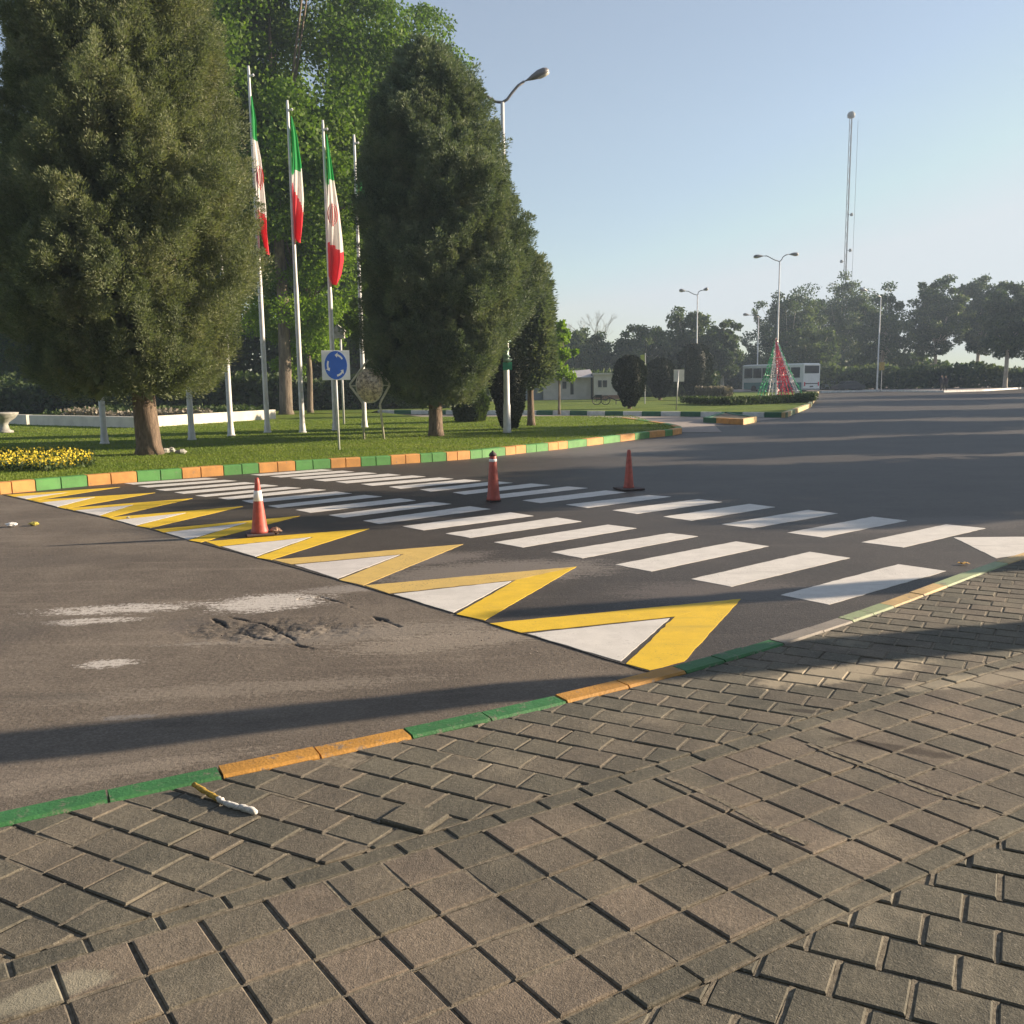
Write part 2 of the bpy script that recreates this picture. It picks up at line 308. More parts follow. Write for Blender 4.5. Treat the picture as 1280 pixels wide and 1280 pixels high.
cracks=[[at(258,768),at(285,782),at(320,795),at(350,800),at(400,812)],[at(285,770),at(330,778),at(365,795),at(372,806)],[at(375,748),at(400,745),at(425,752),at(462,768),at(500,782)]]
crk=np.full(X.shape,9.0)
wob=nz*.05
for ln in cracks:
    for p,q in zip(ln,ln[1:]): crk=np.minimum(crk,segd(p.x,p.y,q.x,q.y))
pot=np.exp(-(((X-ph.x)/.75)**2+((Y-ph.y)/.34)**2)**1.5)
wob=nz*.035
cm_=np.clip(1-np.abs(crk+wob)/.020,0,1)**.7
Z=Z-.026*cm_-pot*(.008+.042*np.clip(nz,-.25,.7))
ny,nx=X.shape; mb=MB(); vs=np.stack([X.ravel(),Y.ravel(),Z.ravel()],1)
keep=[]
DB=db
for a in range(ny-1):
    for b in range(nx-1):
        if DB[a,b]>-.9 or DB[a+1,b+1]>-.9: 
            if dk[a,b]>-1.2: keep.append((a*nx+b,a*nx+b+1,(a+1)*nx+b+1,(a+1)*nx+b))
mb.v=[tuple(v) for v in vs]; mb.f=keep; mb.m=[0]*len(keep); mb.t=[0]*len(keep)
wr_=tag(mb.build('worn_road',M_old,smooth=True),kind='structure'); a_=wr_.data.attributes.new('crack','FLOAT','POINT'); a_.data.foreach_set('value',cm_.ravel())

# ---------------------------------------------------------------- road markings
def fan(mb,pts,m=0,z=.0035):
    q_=[]
    for i in range(len(pts)):
        a_=pts[i]; b__=pts[(i+1)%len(pts)]; k_=max(1,int((b__-a_).length/.09)); jj=min(.006,(b__-a_).length*.02)
        for j in range(k_): q_.append(a_.lerp(b__,j/k_)+(Vector((random.gauss(0,jj*.6),random.gauss(0,jj*.6),0)) if j else Vector()))
    pts=q_
    n=len(pts); a=sum(pts[i].x*pts[(i+1)%n].y-pts[(i+1)%n].x*pts[i].y for i in range(n))
    if a<0: pts=pts[::-1]
    mb.add([(p.x,p.y,z) for p in pts]+[(p.x,p.y,-.001) for p in pts],[tuple(range(n))]+[(i,i+n,(i+1)%n+n,(i+1)%n) for i in range(n)],m)
rowA=[[(976,744),(1036,756),(1182.5,714),(1122.5,705.5)],[(864,724),(914,733.6),(1062.5,697.6),(1012,690)],[(769,706),(814,714.5),(961,683),(920,677)],[(689,690.5),(728,698),(872.5,670.6),(837,666.5)],[(617.5,678),(653,684.5),(795.6,660.5),(760,656)],[(557,667),(587.5,672.5),(727,652),(696,647)],[(503,658),(529,663),(667,645),(638,640.6)],[(454,651),(474,655),(613,636.5),(587,633)],[(411,644),(429,647.2),(564,630),(540,627.5)],[(369.5,637.5),(387.5,641),(520,625.8),(500,623)],[(335,632.5),(347.5,635),(477.5,620.8),(456,618.8)],[(302.5,626),(315,629),(440,617),(420,614.5)],[(272.5,622.5),(285,624.5),(407.5,612.5),(387.5,611)],[(244,619.5),(256,621),(376,610),(357.5,608.8)],[(217.5,615.5),(229,617.3),(347.5,607.3),(330,605.5)],[(194,612),(206,613.6),(320,604.2),(306,602.8)],[(172,607.7),(184,609.4),(296,601.2),(280,600)],[(155,604.2),(166,605.8),(272,598.6),(257,597.4)]]
rowB=[[(1077,678),(1129,684.5),(1232,660.5),(1182.5,655.6)],[(984,666),(1028,672),(1134,651),(1090.6,646)],[(902,655.6),(940.6,660.5),(1047.5,642),(1010,637.6)],[(829,646),(864,651),(969,634),(937,630)],[(765.6,638),(795.6,642.5),(903,627.5),(873,624)],[(707.5,631),(734,635),(839,621),(811,619)],[(653,625.6),(675.6,629),(783,615.6),(757,613.2)],[(608,620),(627,622.8),(735,610.2),(710,608.2)],[(566,615.7),(581,618.3),(688,606.5),(664,604.5)],[(525,612),(538,614.5),(641,603.6),(619,601.8)],[(486,608.7),(500,611),(601,601),(581,599.4)],[(451,605.2),(465,607.3),(567,598.6),(549,597)],[(419,602.3),(433,604.2),(532,595.8),(515,594.4)],[(391,600),(406,601.7),(501,593.8),(485,592.3)],[(363,597.5),(377,599.1),(471,591.8),(456,590.4)],[(337,595.4),(350,596.8),(443,589.8),(428,588.4)],[(313,593.5),(325,594.8),(416,587.8),(402,586.6)]]
mb=MB()
for q in rowA: fan(mb,[at(*p) for p in q])
tag(mb.build('crosswalk_near_row',M_white),kind='structure')
mb=MB()
for q in rowB: fan(mb,[at(*p) for p in q])
fan(mb,[at(1192,672),at(1300,671),at(1330,672),at(1300,690),at(1245,698)])
tag(mb.build('crosswalk_far_row',M_white),kind='structure')
# yellow-edged triangles: outer start, inner start, inner apex, outer apex, inner bottom, outer bottom, white triangle
T=[[(612,779.5),(651,791),(844,771),(926,749),(782.5,830),(812,838),(855,827)],
[(456,732),(486,742),(645.6,725),(720.6,708.5),(570.6,768),(606,775.6)],
[(341,700),(364,705.5),(506,692.5),(579,680.5),(424,725),(454,732)],
[(257,677),(274,683),(394,670.6),(462,661),(320.6,697),(339,700)],
[(193,662),(204,665.5),(313,652.5),(375,645),(236,675.5),(251,678)],
[(135,647),(143,650),(237,640.5),(304,633),(170,657.5),(187.5,660)],
[(82,635.6),(92,638),(170,630.5),(241,623),(125,645),(136,647)],
[(39,625.5),(50,628),(122,621),(194,616),(72,634),(82,636)],
[(8,618.6),(18,621),(88,615.3),(150,609),(32,624),(41,626)]]
my=MB(); mw=MB()
for k,t_ in enumerate(T):
    q=[at(*p) for p in t_]; os_,is_,ia,oa,ib,ob=q[:6]
    m=1 if k in (2,) else 0
    fan(my,[os_,is_,ia,oa],1 if k in (1,2) else 0)
    tail=[ia,ib,ob]+([q[6]] if len(q)>6 else [])+[oa]
    fan(my,tail,m)
    cen=(is_+ia+ib)/3; g=.045
    fan(mw,[is_+(ib-is_)*.05+(ia-is_)*.012,ia+(cen-ia)*.09,ib+(is_-ib)*.05+(ia-ib)*.012],1 if k==2 else 0)
tag(my.build('yellow_triangle_edging',[M_yel,M_yel2]),kind='structure'); tag(mw.build('white_triangle_marking',[M_white,M_grey]),kind='structure')

# ---------------------------------------------------------------- pavement of concrete pavers
def clip(poly_, n, c):                 # keep n.p <= c
    out=[]; L=len(poly_)
    for i in range(L):
        a=poly_[i]; b=poly_[(i+1)%L]; da=a[0]*n[0]+a[1]*n[1]-c; db_=b[0]*n[0]+b[1]*n[1]-c
        if da<=0: out.append(a)
        if (da<0)!=(db_<0) and abs(da-db_)>1e-9:
            s=da/(da-db_); out.append((a[0]+(b[0]-a[0])*s,a[1]+(b[1]-a[1])*s))
    return out
def inset(pl,g):
    n=len(pl); area=sum(pl[i][0]*pl[(i+1)%n][1]-pl[(i+1)%n][0]*pl[i][1] for i in range(n))/2
    if area<0: pl=pl[::-1]
    out=pl
    for i in range(n):
        a=pl[i]; b=pl[(i+1)%n]; dx,dy=b[0]-a[0],b[1]-a[1]; l=math.hypot(dx,dy)
        if l<1e-6: continue
        nx_,ny_=dy/l,-dx/l; out=clip(out,(nx_,ny_),nx_*a[0]+ny_*a[1]-g)
        if len(out)<3: return []
    return out
def area(pl): return abs(sum(pl[i][0]*pl[(i+1)%len(pl)][1]-pl[(i+1)%len(pl)][0]*pl[i][1] for i in range(len(pl)))/2)
def paver(mb,pl,tone,lift=0,gap=.0042,tilt=.004):
    pl=inset(pl,gap+random.uniform(0,.0035))
    if len(pl)<3 or area(pl)<.0012: return
    cl=[]                                # drop near-duplicate corners
    for p in pl:
        if not cl or math.hypot(p[0]-cl[-1][0],p[1]-cl[-1][1])>.004: cl.append(p)
    if len(cl)>2 and math.hypot(cl[0][0]-cl[-1][0],cl[0][1]-cl[-1][1])<.004: cl.pop()
    if len(cl)<3: return
    pl=cl; top=inset(pl,.006); 
    if len(top)!=len(pl): return
    cx=sum(p[0] for p in pl)/len(pl); cy=sum(p[1] for p in pl)/len(pl); tx,ty=random.gauss(0,tilt),random.gauss(0,tilt); z=ZS+random.gauss(0,.0016)+lift
    # match the start corner of the inset polygon
    k=min(range(len(top)),key=lambda i:math.hypot(top[i][0]-pl[0][0],top[i][1]-pl[0][1])); top=top[k:]+top[:k]
    n=len(pl); h=lambda p:z+(p[0]-cx)*tx*2+(p[1]-cy)*ty*2
    vs=[(p[0],p[1],ZS-.06) for p in pl]+[(p[0],p[1],h(p)-.006) for p in pl]+[(p[0],p[1],h(p)) for p in top]
    fs=[(i,(i+1)%n,(i+1)%n+n,i+n) for i in range(n)]+[(i+n,(i+1)%n+n,(i+1)%n+2*n,i+2*n) for i in range(n)]+[tuple(range(2*n,3*n))]
    mb.add(vs,fs,0,tone)
o_=lambda x,y,ox,oy:at(ox+x/2.667,oy+y/2.667,ZS)
lines=[[(0,535),(100,620),(200,718),(320,830),(445,950)],[(200,475),(300,555),(403,650),(520,747),(655,860),(805,1000)],[(375,425),(480,495),(585,580),(715,678),(848,780),(1010,900)],[(540,372),(640,440),(765,517),(885,605),(1030,705),(1195,812)],[(693,322),(797,385),(918,463),(1050,545),(1200,635)],[(845,272),(950,335),(1075,405),(1205,485)],[(993,232),(1100,293),(1215,357)]]
A=[];b_=[]
for i,l in enumerate(lines):
    for j,p in enumerate(l): q=o_(*p,400,900); A.append([1,i,j]); b_.append([q.x,q.y])
s_=np.linalg.lstsq(np.array(A,float),np.array(b_),rcond=None)[0]; O,I,J=[Vector((*v,0)) for v in s_]
nJ=Vector((-I.y,I.x,0)); nJ=-nJ if nJ.dot(J)<0 else nJ; nJ.normalize()
cj=lambda j:(O+J*j).dot(nJ)
def kerbclip(pl,off):
    cx=sum(p[0] for p in pl)/len(pl); cx=min(max(cx,xa-2),xb+2); y=kerb_y(min(max(cx,xa),xb)); 
    s=(kerb_y(min(cx+.05,xb))-kerb_y(max(min(cx,xb)-.05,xa)))/(min(cx+.05,xb)-max(min(cx,xb)-.05,xa))
    if cx>xb: y+=(cx-xb)*sl_b; s=sl_b
    if cx<xa: y+=(cx-xa)*.42; s=.42
    n=(-s,1); l=math.hypot(*n); n=(n[0]/l,n[1]/l); return clip(pl,n,n[0]*cx+n[1]*y-off)
def sandstrip(mb,a,b,wd=.022,cl=None,dz=-.0035):
    d=(b-a).normalized(); n_=Vector((-d.y,d.x,0))*wd/2; k=4; L_=[];R_=[]
    for i in range(k+1):
        p=a.lerp(b,i/k); j=random.uniform(.7,1.15); L_.append(p+n_*j); R_.append(p-n_*j)
    pl=[V2(p) for p in L_[::-1]]+[V2(p) for p in R_]
    pl=pl[::-1] if sum(pl[i][0]*pl[(i+1)%len(pl)][1]-pl[(i+1)%len(pl)][0]*pl[i][1] for i in range(len(pl)))<0 else pl
    if cl: pl=clip(pl,*cl)
    if len(pl)>2: pl=kerbclip(pl,KW)
    if len(pl)>2: mb.add([(p[0],p[1],ZS+dz+random.uniform(-.0015,.001)) for p in pl],[tuple(range(len(pl)))],1)
KW=.15
pv=MB(); V2=lambda p:(p.x,p.y)
bb=lambda pl:(-3.4<min(p[0] for p in pl) and max(p[0] for p in pl)<9 and min(p[1] for p in pl)>1.0 and max(p[1] for p in pl)<14)
KW=.15
for i in range(-18,46):
    for j in range(0,5):
        wv=lambda a,c:O+I*a+J*c
        pl=[V2(wv(i,j)),V2(wv(i+1,j)),V2(wv(i+1,j+1)),V2(wv(i,j+1))]
        if not bb(pl): continue
        pl=kerbclip(pl,KW)
        if len(pl)>2: paver(pv,pl,random.uniform(.4,1.0),gap=.0048)
        if random.random()<.8: sandstrip(pv,wv(i,j),wv(i+1,j),.016)
        if random.random()<.12: sandstrip(pv,wv(i,j),wv(i,j+1),.02)
    for (j0,j1,di) in ((-.5,0,.5),(5,5.5,0)):
        pl=[V2(O+I*(i+di)+J*j0),V2(O+I*(i+1+di)+J*j0),V2(O+I*(i+1+di)+J*j1),V2(O+I*(i+di)+J*j1)]
        if not bb(pl): continue
        pl=kerbclip(pl,KW)
        if len(pl)>2: paver(pv,pl,random.uniform(.0,.35))
q=[at(*p,ZS) for p in ((161,1040.6),(212,1057),(259,1075.5),(317,1093))]; u1=(q[3]-q[0])/3; c1=at(362,1066,ZS)-q[3]; O1=q[3]
for a in range(-45,50):
    for c in range(-30,60):
        sh=.58 if c%2 else 0
        p0=O1+u1*(a+sh)+c1*c; pl=[V2(p0),V2(p0+u1),V2(p0+u1+c1),V2(p0+c1)]
        if not bb(pl): continue
        pl=clip(pl,(nJ.x,nJ.y),cj(-.5))
        if len(pl)>2: pl=kerbclip(pl,KW)
        if len(pl)>2: 
            cx=at(470,1028,ZS); near=math.hypot(pl[0][0]-cx.x,pl[0][1]-cx.y)<.13
            paver(pv,pl,random.uniform(.15,.75),lift=.012 if near else 0)
        if random.random()<.85: sandstrip(pv,p0,p0+c1,.017,((nJ.x,nJ.y),cj(-.5)))
        if random.random()<.15: sandstrip(pv,p0,p0+u1,.02,((nJ.x,nJ.y),cj(-.5)))
q3=[o_(*p,800,860) for p in ((630,1025),(895,1100),(660,905),(925,965))]; u3=q3[1]-q3[0]; c3=((q3[2]-q3[0])+(q3[3]-q3[1]))/2
for a in range(-30,40):
    for c in range(-20,50):
        sh=.52 if c%2 else 0
        p0=q3[0]+u3*(a+sh)+c3*c; pl=[V2(p0),V2(p0+u3),V2(p0+u3+c3),V2(p0+c3)]
        if not bb(pl): continue
        pl=clip(pl,(-nJ.x,-nJ.y),-cj(5.5))
        if len(pl)>2: pl=kerbclip(pl,KW)
        if len(pl)>2: paver(pv,pl,random.uniform(.0,.45),gap=.0065)
        if random.random()<.85: sandstrip(pv,p0,p0+c3,.019,((-nJ.x,-nJ.y),-cj(5.5)),dz=-.005)
for ln in (((835,972),(870,987),(905,1003),(935,1020),(962,1036),(1010,1056)),((1010,930),(1050,947),(1100,965),(1165,991),(1230,1009))):
    q_=[at(*p,ZS) for p in ln]
    for a,b in zip(q_,q_[1:]):
        for k in range(4): sandstrip(pv,a.lerp(b,k/4),a.lerp(b,(k+1)/4),.034,None,.0035)
for j_ in (-.5,0,5,5.5):
    for i in range(-18,46):
        a=O+I*i+J*j_; b=a+I
        if -3.4<a.x<9 and 1<a.y<14 and random.random()<.6: sandstrip(pv,a,b,.012,None,-.004)
side=pv.build('pavement',[M_pav,M_sand]); tag(side,kind='structure')
# sand bed under the pavers and the paved verge beyond them
bed=[(p[0]+.05,p[1]-.08) for p in kline]
poly('sand_bed',bed[:-1]+[(bed[-2][0]+12,bed[-2][1]+12*sl_b-.1),(14,-2),(-12,-2)],ZS-.0105,M_sand)
e0=(xb+1.2,kerb_y(xb)+1.2*sl_b-.15)
poly('verge',[e0,(xb+200,kerb_y(xb)+200*sl_b),(260,0),(9.2,-3),(9.2,e0[1])],ZS-.006,M_verge)
# near kerb blocks
def kerb_blocks(name,pts,cols,mats,width,z0,z1,flip=False,gap=.006,bev=.012):
    mb=MB(); n=len(pts)
    nr=[]
    for i in range(n):
        d=(pts[min(i+1,n-1)]-pts[max(i-1,0)]); d.z=0; d.normalize(); v=Vector((d.y,-d.x,0)); nr.append(-v if flip else v)
    for i in range(n-1):
        a=pts[i]; b=pts[i+1]; d=(b-a).normalized()*gap; a2=a+d; b2=b-d; jz=random.uniform(-.004,.004)
        na,nb=nr[i],nr[i+1]
        sec=lambda p,nv:[(p,z0),(p,z1-bev+jz),(p+nv*bev,z1+jz),(p+nv*(width-bev),z1+jz),(p+nv*width,z1-bev+jz),(p+nv*width,z0)]
        sa=sec(a2,na); sb=sec(b2,nb); vs=[(p.x,p.y,z) for p,z in sa+sb]
        fs=[(k,k+1,k+7,k+6) for k in range(5)]+[(5,4,3,2,1,0),(6,7,8,9,10,11)]
        mb.add(vs,fs,cols[i%len(cols)])
    return tag(mb.build(name,mats),kind='structure')
bx=[-230,-115,0,130,272,390,503,600,692,768,840,888,925,960,1010,1045,1070,1095,1133,1165,1205,1245,1280,1330]
bc=[0,0,0,0,1,1,0,0,1,1,0,0,0,2,2,3,3,4,4,3,3,4,4]
kpts=[]
for x in bx:
    if x<0: xx=xa+x/130*.46
    elif x>1280: xx=xb+.5
    else: xx=at(x,float(np.interp(x,KX,KY)),ZS).x
    yy=kerb_y(xx) if xa<=xx<=xb else (kerb_y(xa)+(xx-xa)*.42 if xx<xa else kerb_y(xb)+(xx-xb)*sl_b)
    kpts.append(Vector((xx,yy,0)))
last=kpts[-1]
for k in range(1,40): kpts.append(last+Vector((1,sl_b,0)).normalized()*.6*k); bc.append((3,3,4,4)[k%4])
kerb_blocks('near_kerb',kpts,bc,[K_gr,K_ye,K_con,K_lg,K_ly],KW,-.1,ZS+.008,bev=.014)

# far kerb (left lawn)
fk=[(-16,12.2),(-13,14.8)]+[(at(*p).x,at(*p).y) for p in [(0,618),(110,607.5),(210,599.5),(320,591.5),(410,585.5),(500,580),(585,574),(650,567),(710,560.5),(765,553.5),(812,547.5)]]+[(6.35,34.2),(6.75,36),(6.7,38.5),(6.2,42),(5.6,45.5)]
fk=[Vector((x,y,0)) for x,y in fk]
def resample(pts,step):
    # Catmull-Rom then even steps
    P_=[pts[0]]+pts+[pts[-1]]; dense=[]
    for i in range(1,len(P_)-2):
        for k in range(24):
            t=k/24; a,b,c,d=P_[i-1],P_[i],P_[i+1],P_[i+2]
            dense.append(.5*((2*b)+(c-a)*t+(2*a-5*b+4*c-d)*t*t+(3*b-a-3*c+d)*t**3))
    dense.append(pts[-1]); out=[dense[0]]; acc=0
    for a,b in zip(dense,dense[1:]):
        l=(b-a).length; acc+=l
        if acc>=step: out.append(b); acc=0
    return out
sm=resample(fk,.05)
# block joints at these columns of the photo
fx=[0,12,46,78,108,141,171,200,227,253,278,302,325,348,370,391,412,433,453,472,490,508,525,541,557,573,588,602,631,645,658,671,685,697,709,733,755,775,793,812,832]
fc=[0,0,1,1,0,0,1,1,0,0,1,1,0,0,1,1,0,0,1,1,0,0,1,1,0,0,1,1,0,0,1,1,0,0,1,0,1,0,1,0]
def proj(p):
    d=p-Vector((0,0,H)); k=d.dot(fwd); return 640+F*d.dot(right)/k, 640-F*d.dot(up)/k
xs=[proj(p)[0] for p in sm]; kpts2=[]
for x in fx:
    i=min(range(len(sm)),key=lambda i:abs(xs[i]-x)+(100 if i>0 and sm[i].y>36 else 0)); kpts2.append(sm[i])
lead=[p for p in sm if p.x<kpts2[0].x-.3][::12]; tail=[p for p in sm if p.y>kpts2[-1].y+.4][::14]
fl=lead+kpts2+tail; cols=[(0,0,1,1)[k%4] for k in range(len(lead))]+fc+[(1,0)[k%2] for k in range(len(tail)+2)]
kerb_blocks('far_kerb',fl,cols,[K_or,K_g2],.26,-.1,.23,flip=True,gap=.012,bev=.02)
inner=[p for p in sm]
lawn_pts=[(p.x-.12,p.y+.12) for p in sm[::10]]+[(3.6,48.6),(.4,49),(-5,50.5),(-8,57.8),(-90,57.8),(-90,12)]
poly('lawn',lawn_pts,ZL,M_lawn)
poly('path',[(30,30),(30,60),(-60,60),(-60,30)],.012,M_path) if False else poly('path',[(4.8,36),(8.2,35.2),(9.2,41),(14.2,46.6),(.5,55.9),(-8,58),(-8,49)],.012,M_path)
# second lawn with its white and green kerb
L2=[at(650,518.5),at(780,519.5),at(983,522),at(1014,509)]
A0=Vector((-9,61.5,0)); 
front=[A0+(L2[0]-A0)*k/8 for k in range(8)]
segp=lambda a,b,n:[a+(b-a)*k/n for k in range(n)]
front+=segp(L2[0],L2[2],14); sidek=segp(L2[2],L2[3],14)+segp(L2[3],Vector((40,118,0)),40)
kerb_blocks('median_kerb',front+sidek[:1],[0,1],[K_wh,K_dg],.25,-.05,.27,flip=True,gap=.01)
kerb_blocks('median_side_kerb',sidek,[0,0,1,1],[K_ly,K_lg],.25,-.05,.27,flip=True,gap=.01)
poly('median_lawn',[(p.x-.1,p.y+.15) for p in front]+[(p.x-.15,p.y) for p in sidek]+[(30,122),(-120,122),(-120,58.3),(-9,58.4)],ZL+.01,M_lawn)
isl=[at(879,528.5),at(929,531),at(946,527.5),at(905,520.5),at(879,528.5)]
ring=[]
for a,b in zip(isl,isl[1:]): ring+=segp(a,b,3)
ring.append(isl[-1])
kerb_blocks('traffic_island_kerb',ring,[0,1,1,2,2,2,0,0,0,0,0,0],[K_dg,K_or,K_ly],.25,-.05,.26,flip=True,gap=.01)
poly('traffic_island',[(p.x,p.y) for p in isl[:-1]],.22,M_dirt)
# far side of the road
fk3=[at(1027,491),at(1100,489.5),at(1180,490.5),at(1230,489),at(1290,484.5)]
kerb_blocks('distant_kerb',segp(fk3[0],fk3[1],6)+segp(fk3[1],fk3[2],8)+segp(fk3[2],fk3[3],6)+segp(fk3[3],fk3[4]+Vector((20,20,0)),10),[0],[K_wh],.4,-.05,.22,flip=True,gap=.01)
poly('distant_verge',[(p.x,p.y+.3) for p in fk3]+[(140,170),(200,400),(-200,400),(20,122)],.20,M_path)

# ---------------------------------------------------------------- foliage
def blades_mesh(name, base, d, L, Wd, mats, parent=None, flat=None, midx=None):
    n=len(base); d=d/np.linalg.norm(d,axis=1,keepdims=True)
    rnd=rng.normal(size=(n,3)) if flat is None else flat+rng.normal(size=(n,3))*.35
    s=np.cross(d,rnd); s/=np.linalg.norm(s,axis=1,keepdims=True)+1e-9
    L=np.asarray(L).reshape(-1,1)*np.ones((n,1)); Wd=np.asarray(Wd).reshape(-1,1)*np.ones((n,1))
    v=np.empty((n,4,3)); v[:,0]=base; v[:,1]=base+d*L*.55+s*Wd/2; v[:,2]=base+d*L; v[:,3]=base+d*L*.45-s*Wd/2
    me=bpy.data.meshes.new(name); me.vertices.add(n*4); me.vertices.foreach_set('co',v.ravel())
    me.loops.add(n*4); me.loops.foreach_set('vertex_index',np.arange(n*4,dtype=np.int32))
    me.polygons.add(n); me.polygons.foreach_set('loop_start',np.arange(0,n*4,4,dtype=np.int32)); me.polygons.foreach_set('loop_total',np.full(n,4,dtype=np.int32))
    for m in (mats if isinstance(mats,list) else [mats]): me.materials.append(m)
    if midx is not None: me.polygons.foreach_set('material_index',midx.astype(np.int32))
    me.update(); o=bpy.data.objects.new(name,me); C.objects.link(o)
    if parent: o.parent=parent
    return o
def unit(n):
    v=rng.normal(size=(n,3)); return v/np.linalg.norm(v,axis=1,keepdims=True)
def conifer(label, group, bpx, bpy_, prof, nclump, nb, mat, blen=.26, bw=.045, trunk_r=.3, csize=.55, name='conifer_tree', droop=0.0):
    b=at(bpx,bpy_,ZL); Yd=b.y; t=empty(name,b,label,'tree',group)
    pr=[]
    for (py,x0,x1) in prof:                                  # outline of the crown as rows
        c=P((x0+x1)/2,py,Yd); pr.append((c.z-ZL,(x1-x0)/2*Yd/F*.90-.10,c.x-b.x))
    pr.sort(); zz=np.array([p[0] for p in pr]); rr=np.array([p[1] for p in pr]); cx=np.array([p[2] for p in pr])
    wt=rr+.1; cdf=None
    zs=np.linspace(zz[0],zz[-1],400); w_=np.interp(zs,zz,rr)+.15; cdf=np.cumsum(w_); cdf/=cdf[-1]
    def sample(n,rlo,rhi):
        z=np.interp(rng.random(n),cdf,zs); a=rng.random(n)*2*math.pi; k=rlo+(rhi-rlo)*rng.random(n)
        r=np.interp(z,zz,rr)*k*(1+.07*np.sin(a*3+z*1.3)+.05*np.sin(a*7-z*2.1)); return np.stack([np.interp(z,zz,cx)+r*np.cos(a),r*np.sin(a),z],1),a
    # plumes, gathered on an uneven surface of bulges and hollows
    c,a=sample(nclump,.84,1.0)
    for q_ in range(nclump):
        v_=Vector((c[q_,0]*.85,c[q_,1]*.85,c[q_,2]*.62+bpx)); k_=mn.noise(v_)*.26+mn.noise(v_*2.3)*.12
        ce=np.interp(c[q_,2],zz,cx); c[q_,0]=ce+(c[q_,0]-ce)*(1+k_-.02); c[q_,1]*=(1+k_-.02)
    ax=np.stack([np.cos(a)*.75,np.sin(a)*.75,.85+rng.normal(size=nclump)*.25-droop],1)+rng.normal(size=(nclump,3))*.22; ax/=np.linalg.norm(ax,axis=1,keepdims=True)
    cs=csize*(.5+.7*rng.random(nclump))*np.where(rng.random(nclump)<.12,1.6,1.0); c=c-ax*cs[:,None]*.6
    s=rng.random((nclump,nb)); rad=unit(nclump*nb).reshape(nclump,nb,3)
    wid=np.sin(np.clip(s*.85+.15,0,1)*math.pi)*.42
    base=c[:,None,:]+ax[:,None,:]*(s*cs[:,None])[:,:,None]+rad*(wid*cs[:,None]*rng.random((nclump,nb))**.5)[:,:,None]
    d=ax[:,None,:]*.75+rad*.75; n=nclump*nb
    c2,a2=sample(int(nclump*6),.40,.70); d2=unit(len(c2))
    base=np.concatenate([base.reshape(-1,3),c2]); d=np.concatenate([d.reshape(-1,3),d2])
    L=np.concatenate([blen*(.5+.8*rng.random(n)),np.full(len(c2),.45)]); W_=np.concatenate([bw*(.6+.8*rng.random(n)),np.full(len(c2),.24)])
    blades_mesh('crown',base,d,L,W_,mat,t)
    tb=MB(); hgt=zz[-1]*.8; pts=[];ra=[]
    for k in range(9):
        f=k/8; pts.append((random.gauss(0,.04)*f*3+np.interp(hgt*f,zz,cx)*f,random.gauss(0,.05)*f*2,hgt*f-.05*(k==0))); ra.append(trunk_r*(1.25 if k==0 else 1-f*.8))
    pts.insert(1,(0,0,.25)); ra.insert(1,trunk_r*1.02)
    tb.tube(pts,ra,14)
    for k in range(14):
        a_=random.uniform(0,6.28); z=zz[0]+random.uniform(-.1,.55)*(zz[-1]-zz[0])*.6+.3; r=np.interp(z,zz,rr)*.75
        tb.tube([(0,0,z),(math.cos(a_)*r*.5,math.sin(a_)*r*.5,z+.5),(math.cos(a_)*r,math.sin(a_)*r,z+1.2)],[.07,.045,.015],6)
    tb.build('trunk',M_bark,t,True); return t
def broadleaf_mesh(name, h, cr, ch, nclump, nl, leaf, mat, tr, barkm, parent, holes=(), low=.28, seed=1, csz=1.0):
    g=np.random.default_rng(seed); cen=np.array([0,0,h-ch/2]); cl=[]
    while len(cl)<nclump:
        v=g.normal(size=3); v/=np.linalg.norm(v); k=g.random()**.45; p=cen+v*k*np.array([cr,cr,ch/2])*(1+float(np.clip(.12*g.normal(),-.3,.14)))
        if p[2]<h*low: continue
        if any(np.hypot(p[0]-hx,p[2]-hz)<hr for hx,hz,hr in holes): continue
        cl.append(p)
    cl=np.array(cl); sz=csz*cr*.24*(.6+.8*g.random(len(cl)))
    ll=unit(nclump*nl).reshape(nclump,nl,3)*(rng.random((nclump,nl,1))**.4)*sz[:,None,None]*np.array([1,1,.72])
    base=(cl[:,None,:]+ll).reshape(-1,3); d=unit(len(base)); d[:,2]-=.35
    blades_mesh('crown',base,d,leaf*(.7+.6*rng.random(len(base))),leaf*.75,mat,parent)
    tb=MB(); fork=h-ch*.85; fork=max(fork,h*.16)
    tb.tube([(0,0,-.1),(.0,0,.3),(tr*.3,.1,fork*.6),(tr*.1,0,fork),(0,0,h*.55),(tr*.4,0,h*.8)],[tr*1.35,tr,tr*.85,tr*.75,tr*.45,tr*.15],12)
    for k in range(0,nclump,max(1,nclump//26)):
        p=cl[k]; z0=fork+ (h*.45-fork)*random.random(); q=np.array([0,0,z0]); m_=(q+p)/2+np.array([0,0,-.3*random.random()+.2])
        tb.tube([q,m_,p],[tr*.36,tr*.2,tr*.05],7)
    tb.build('trunk',barkm,parent,True)
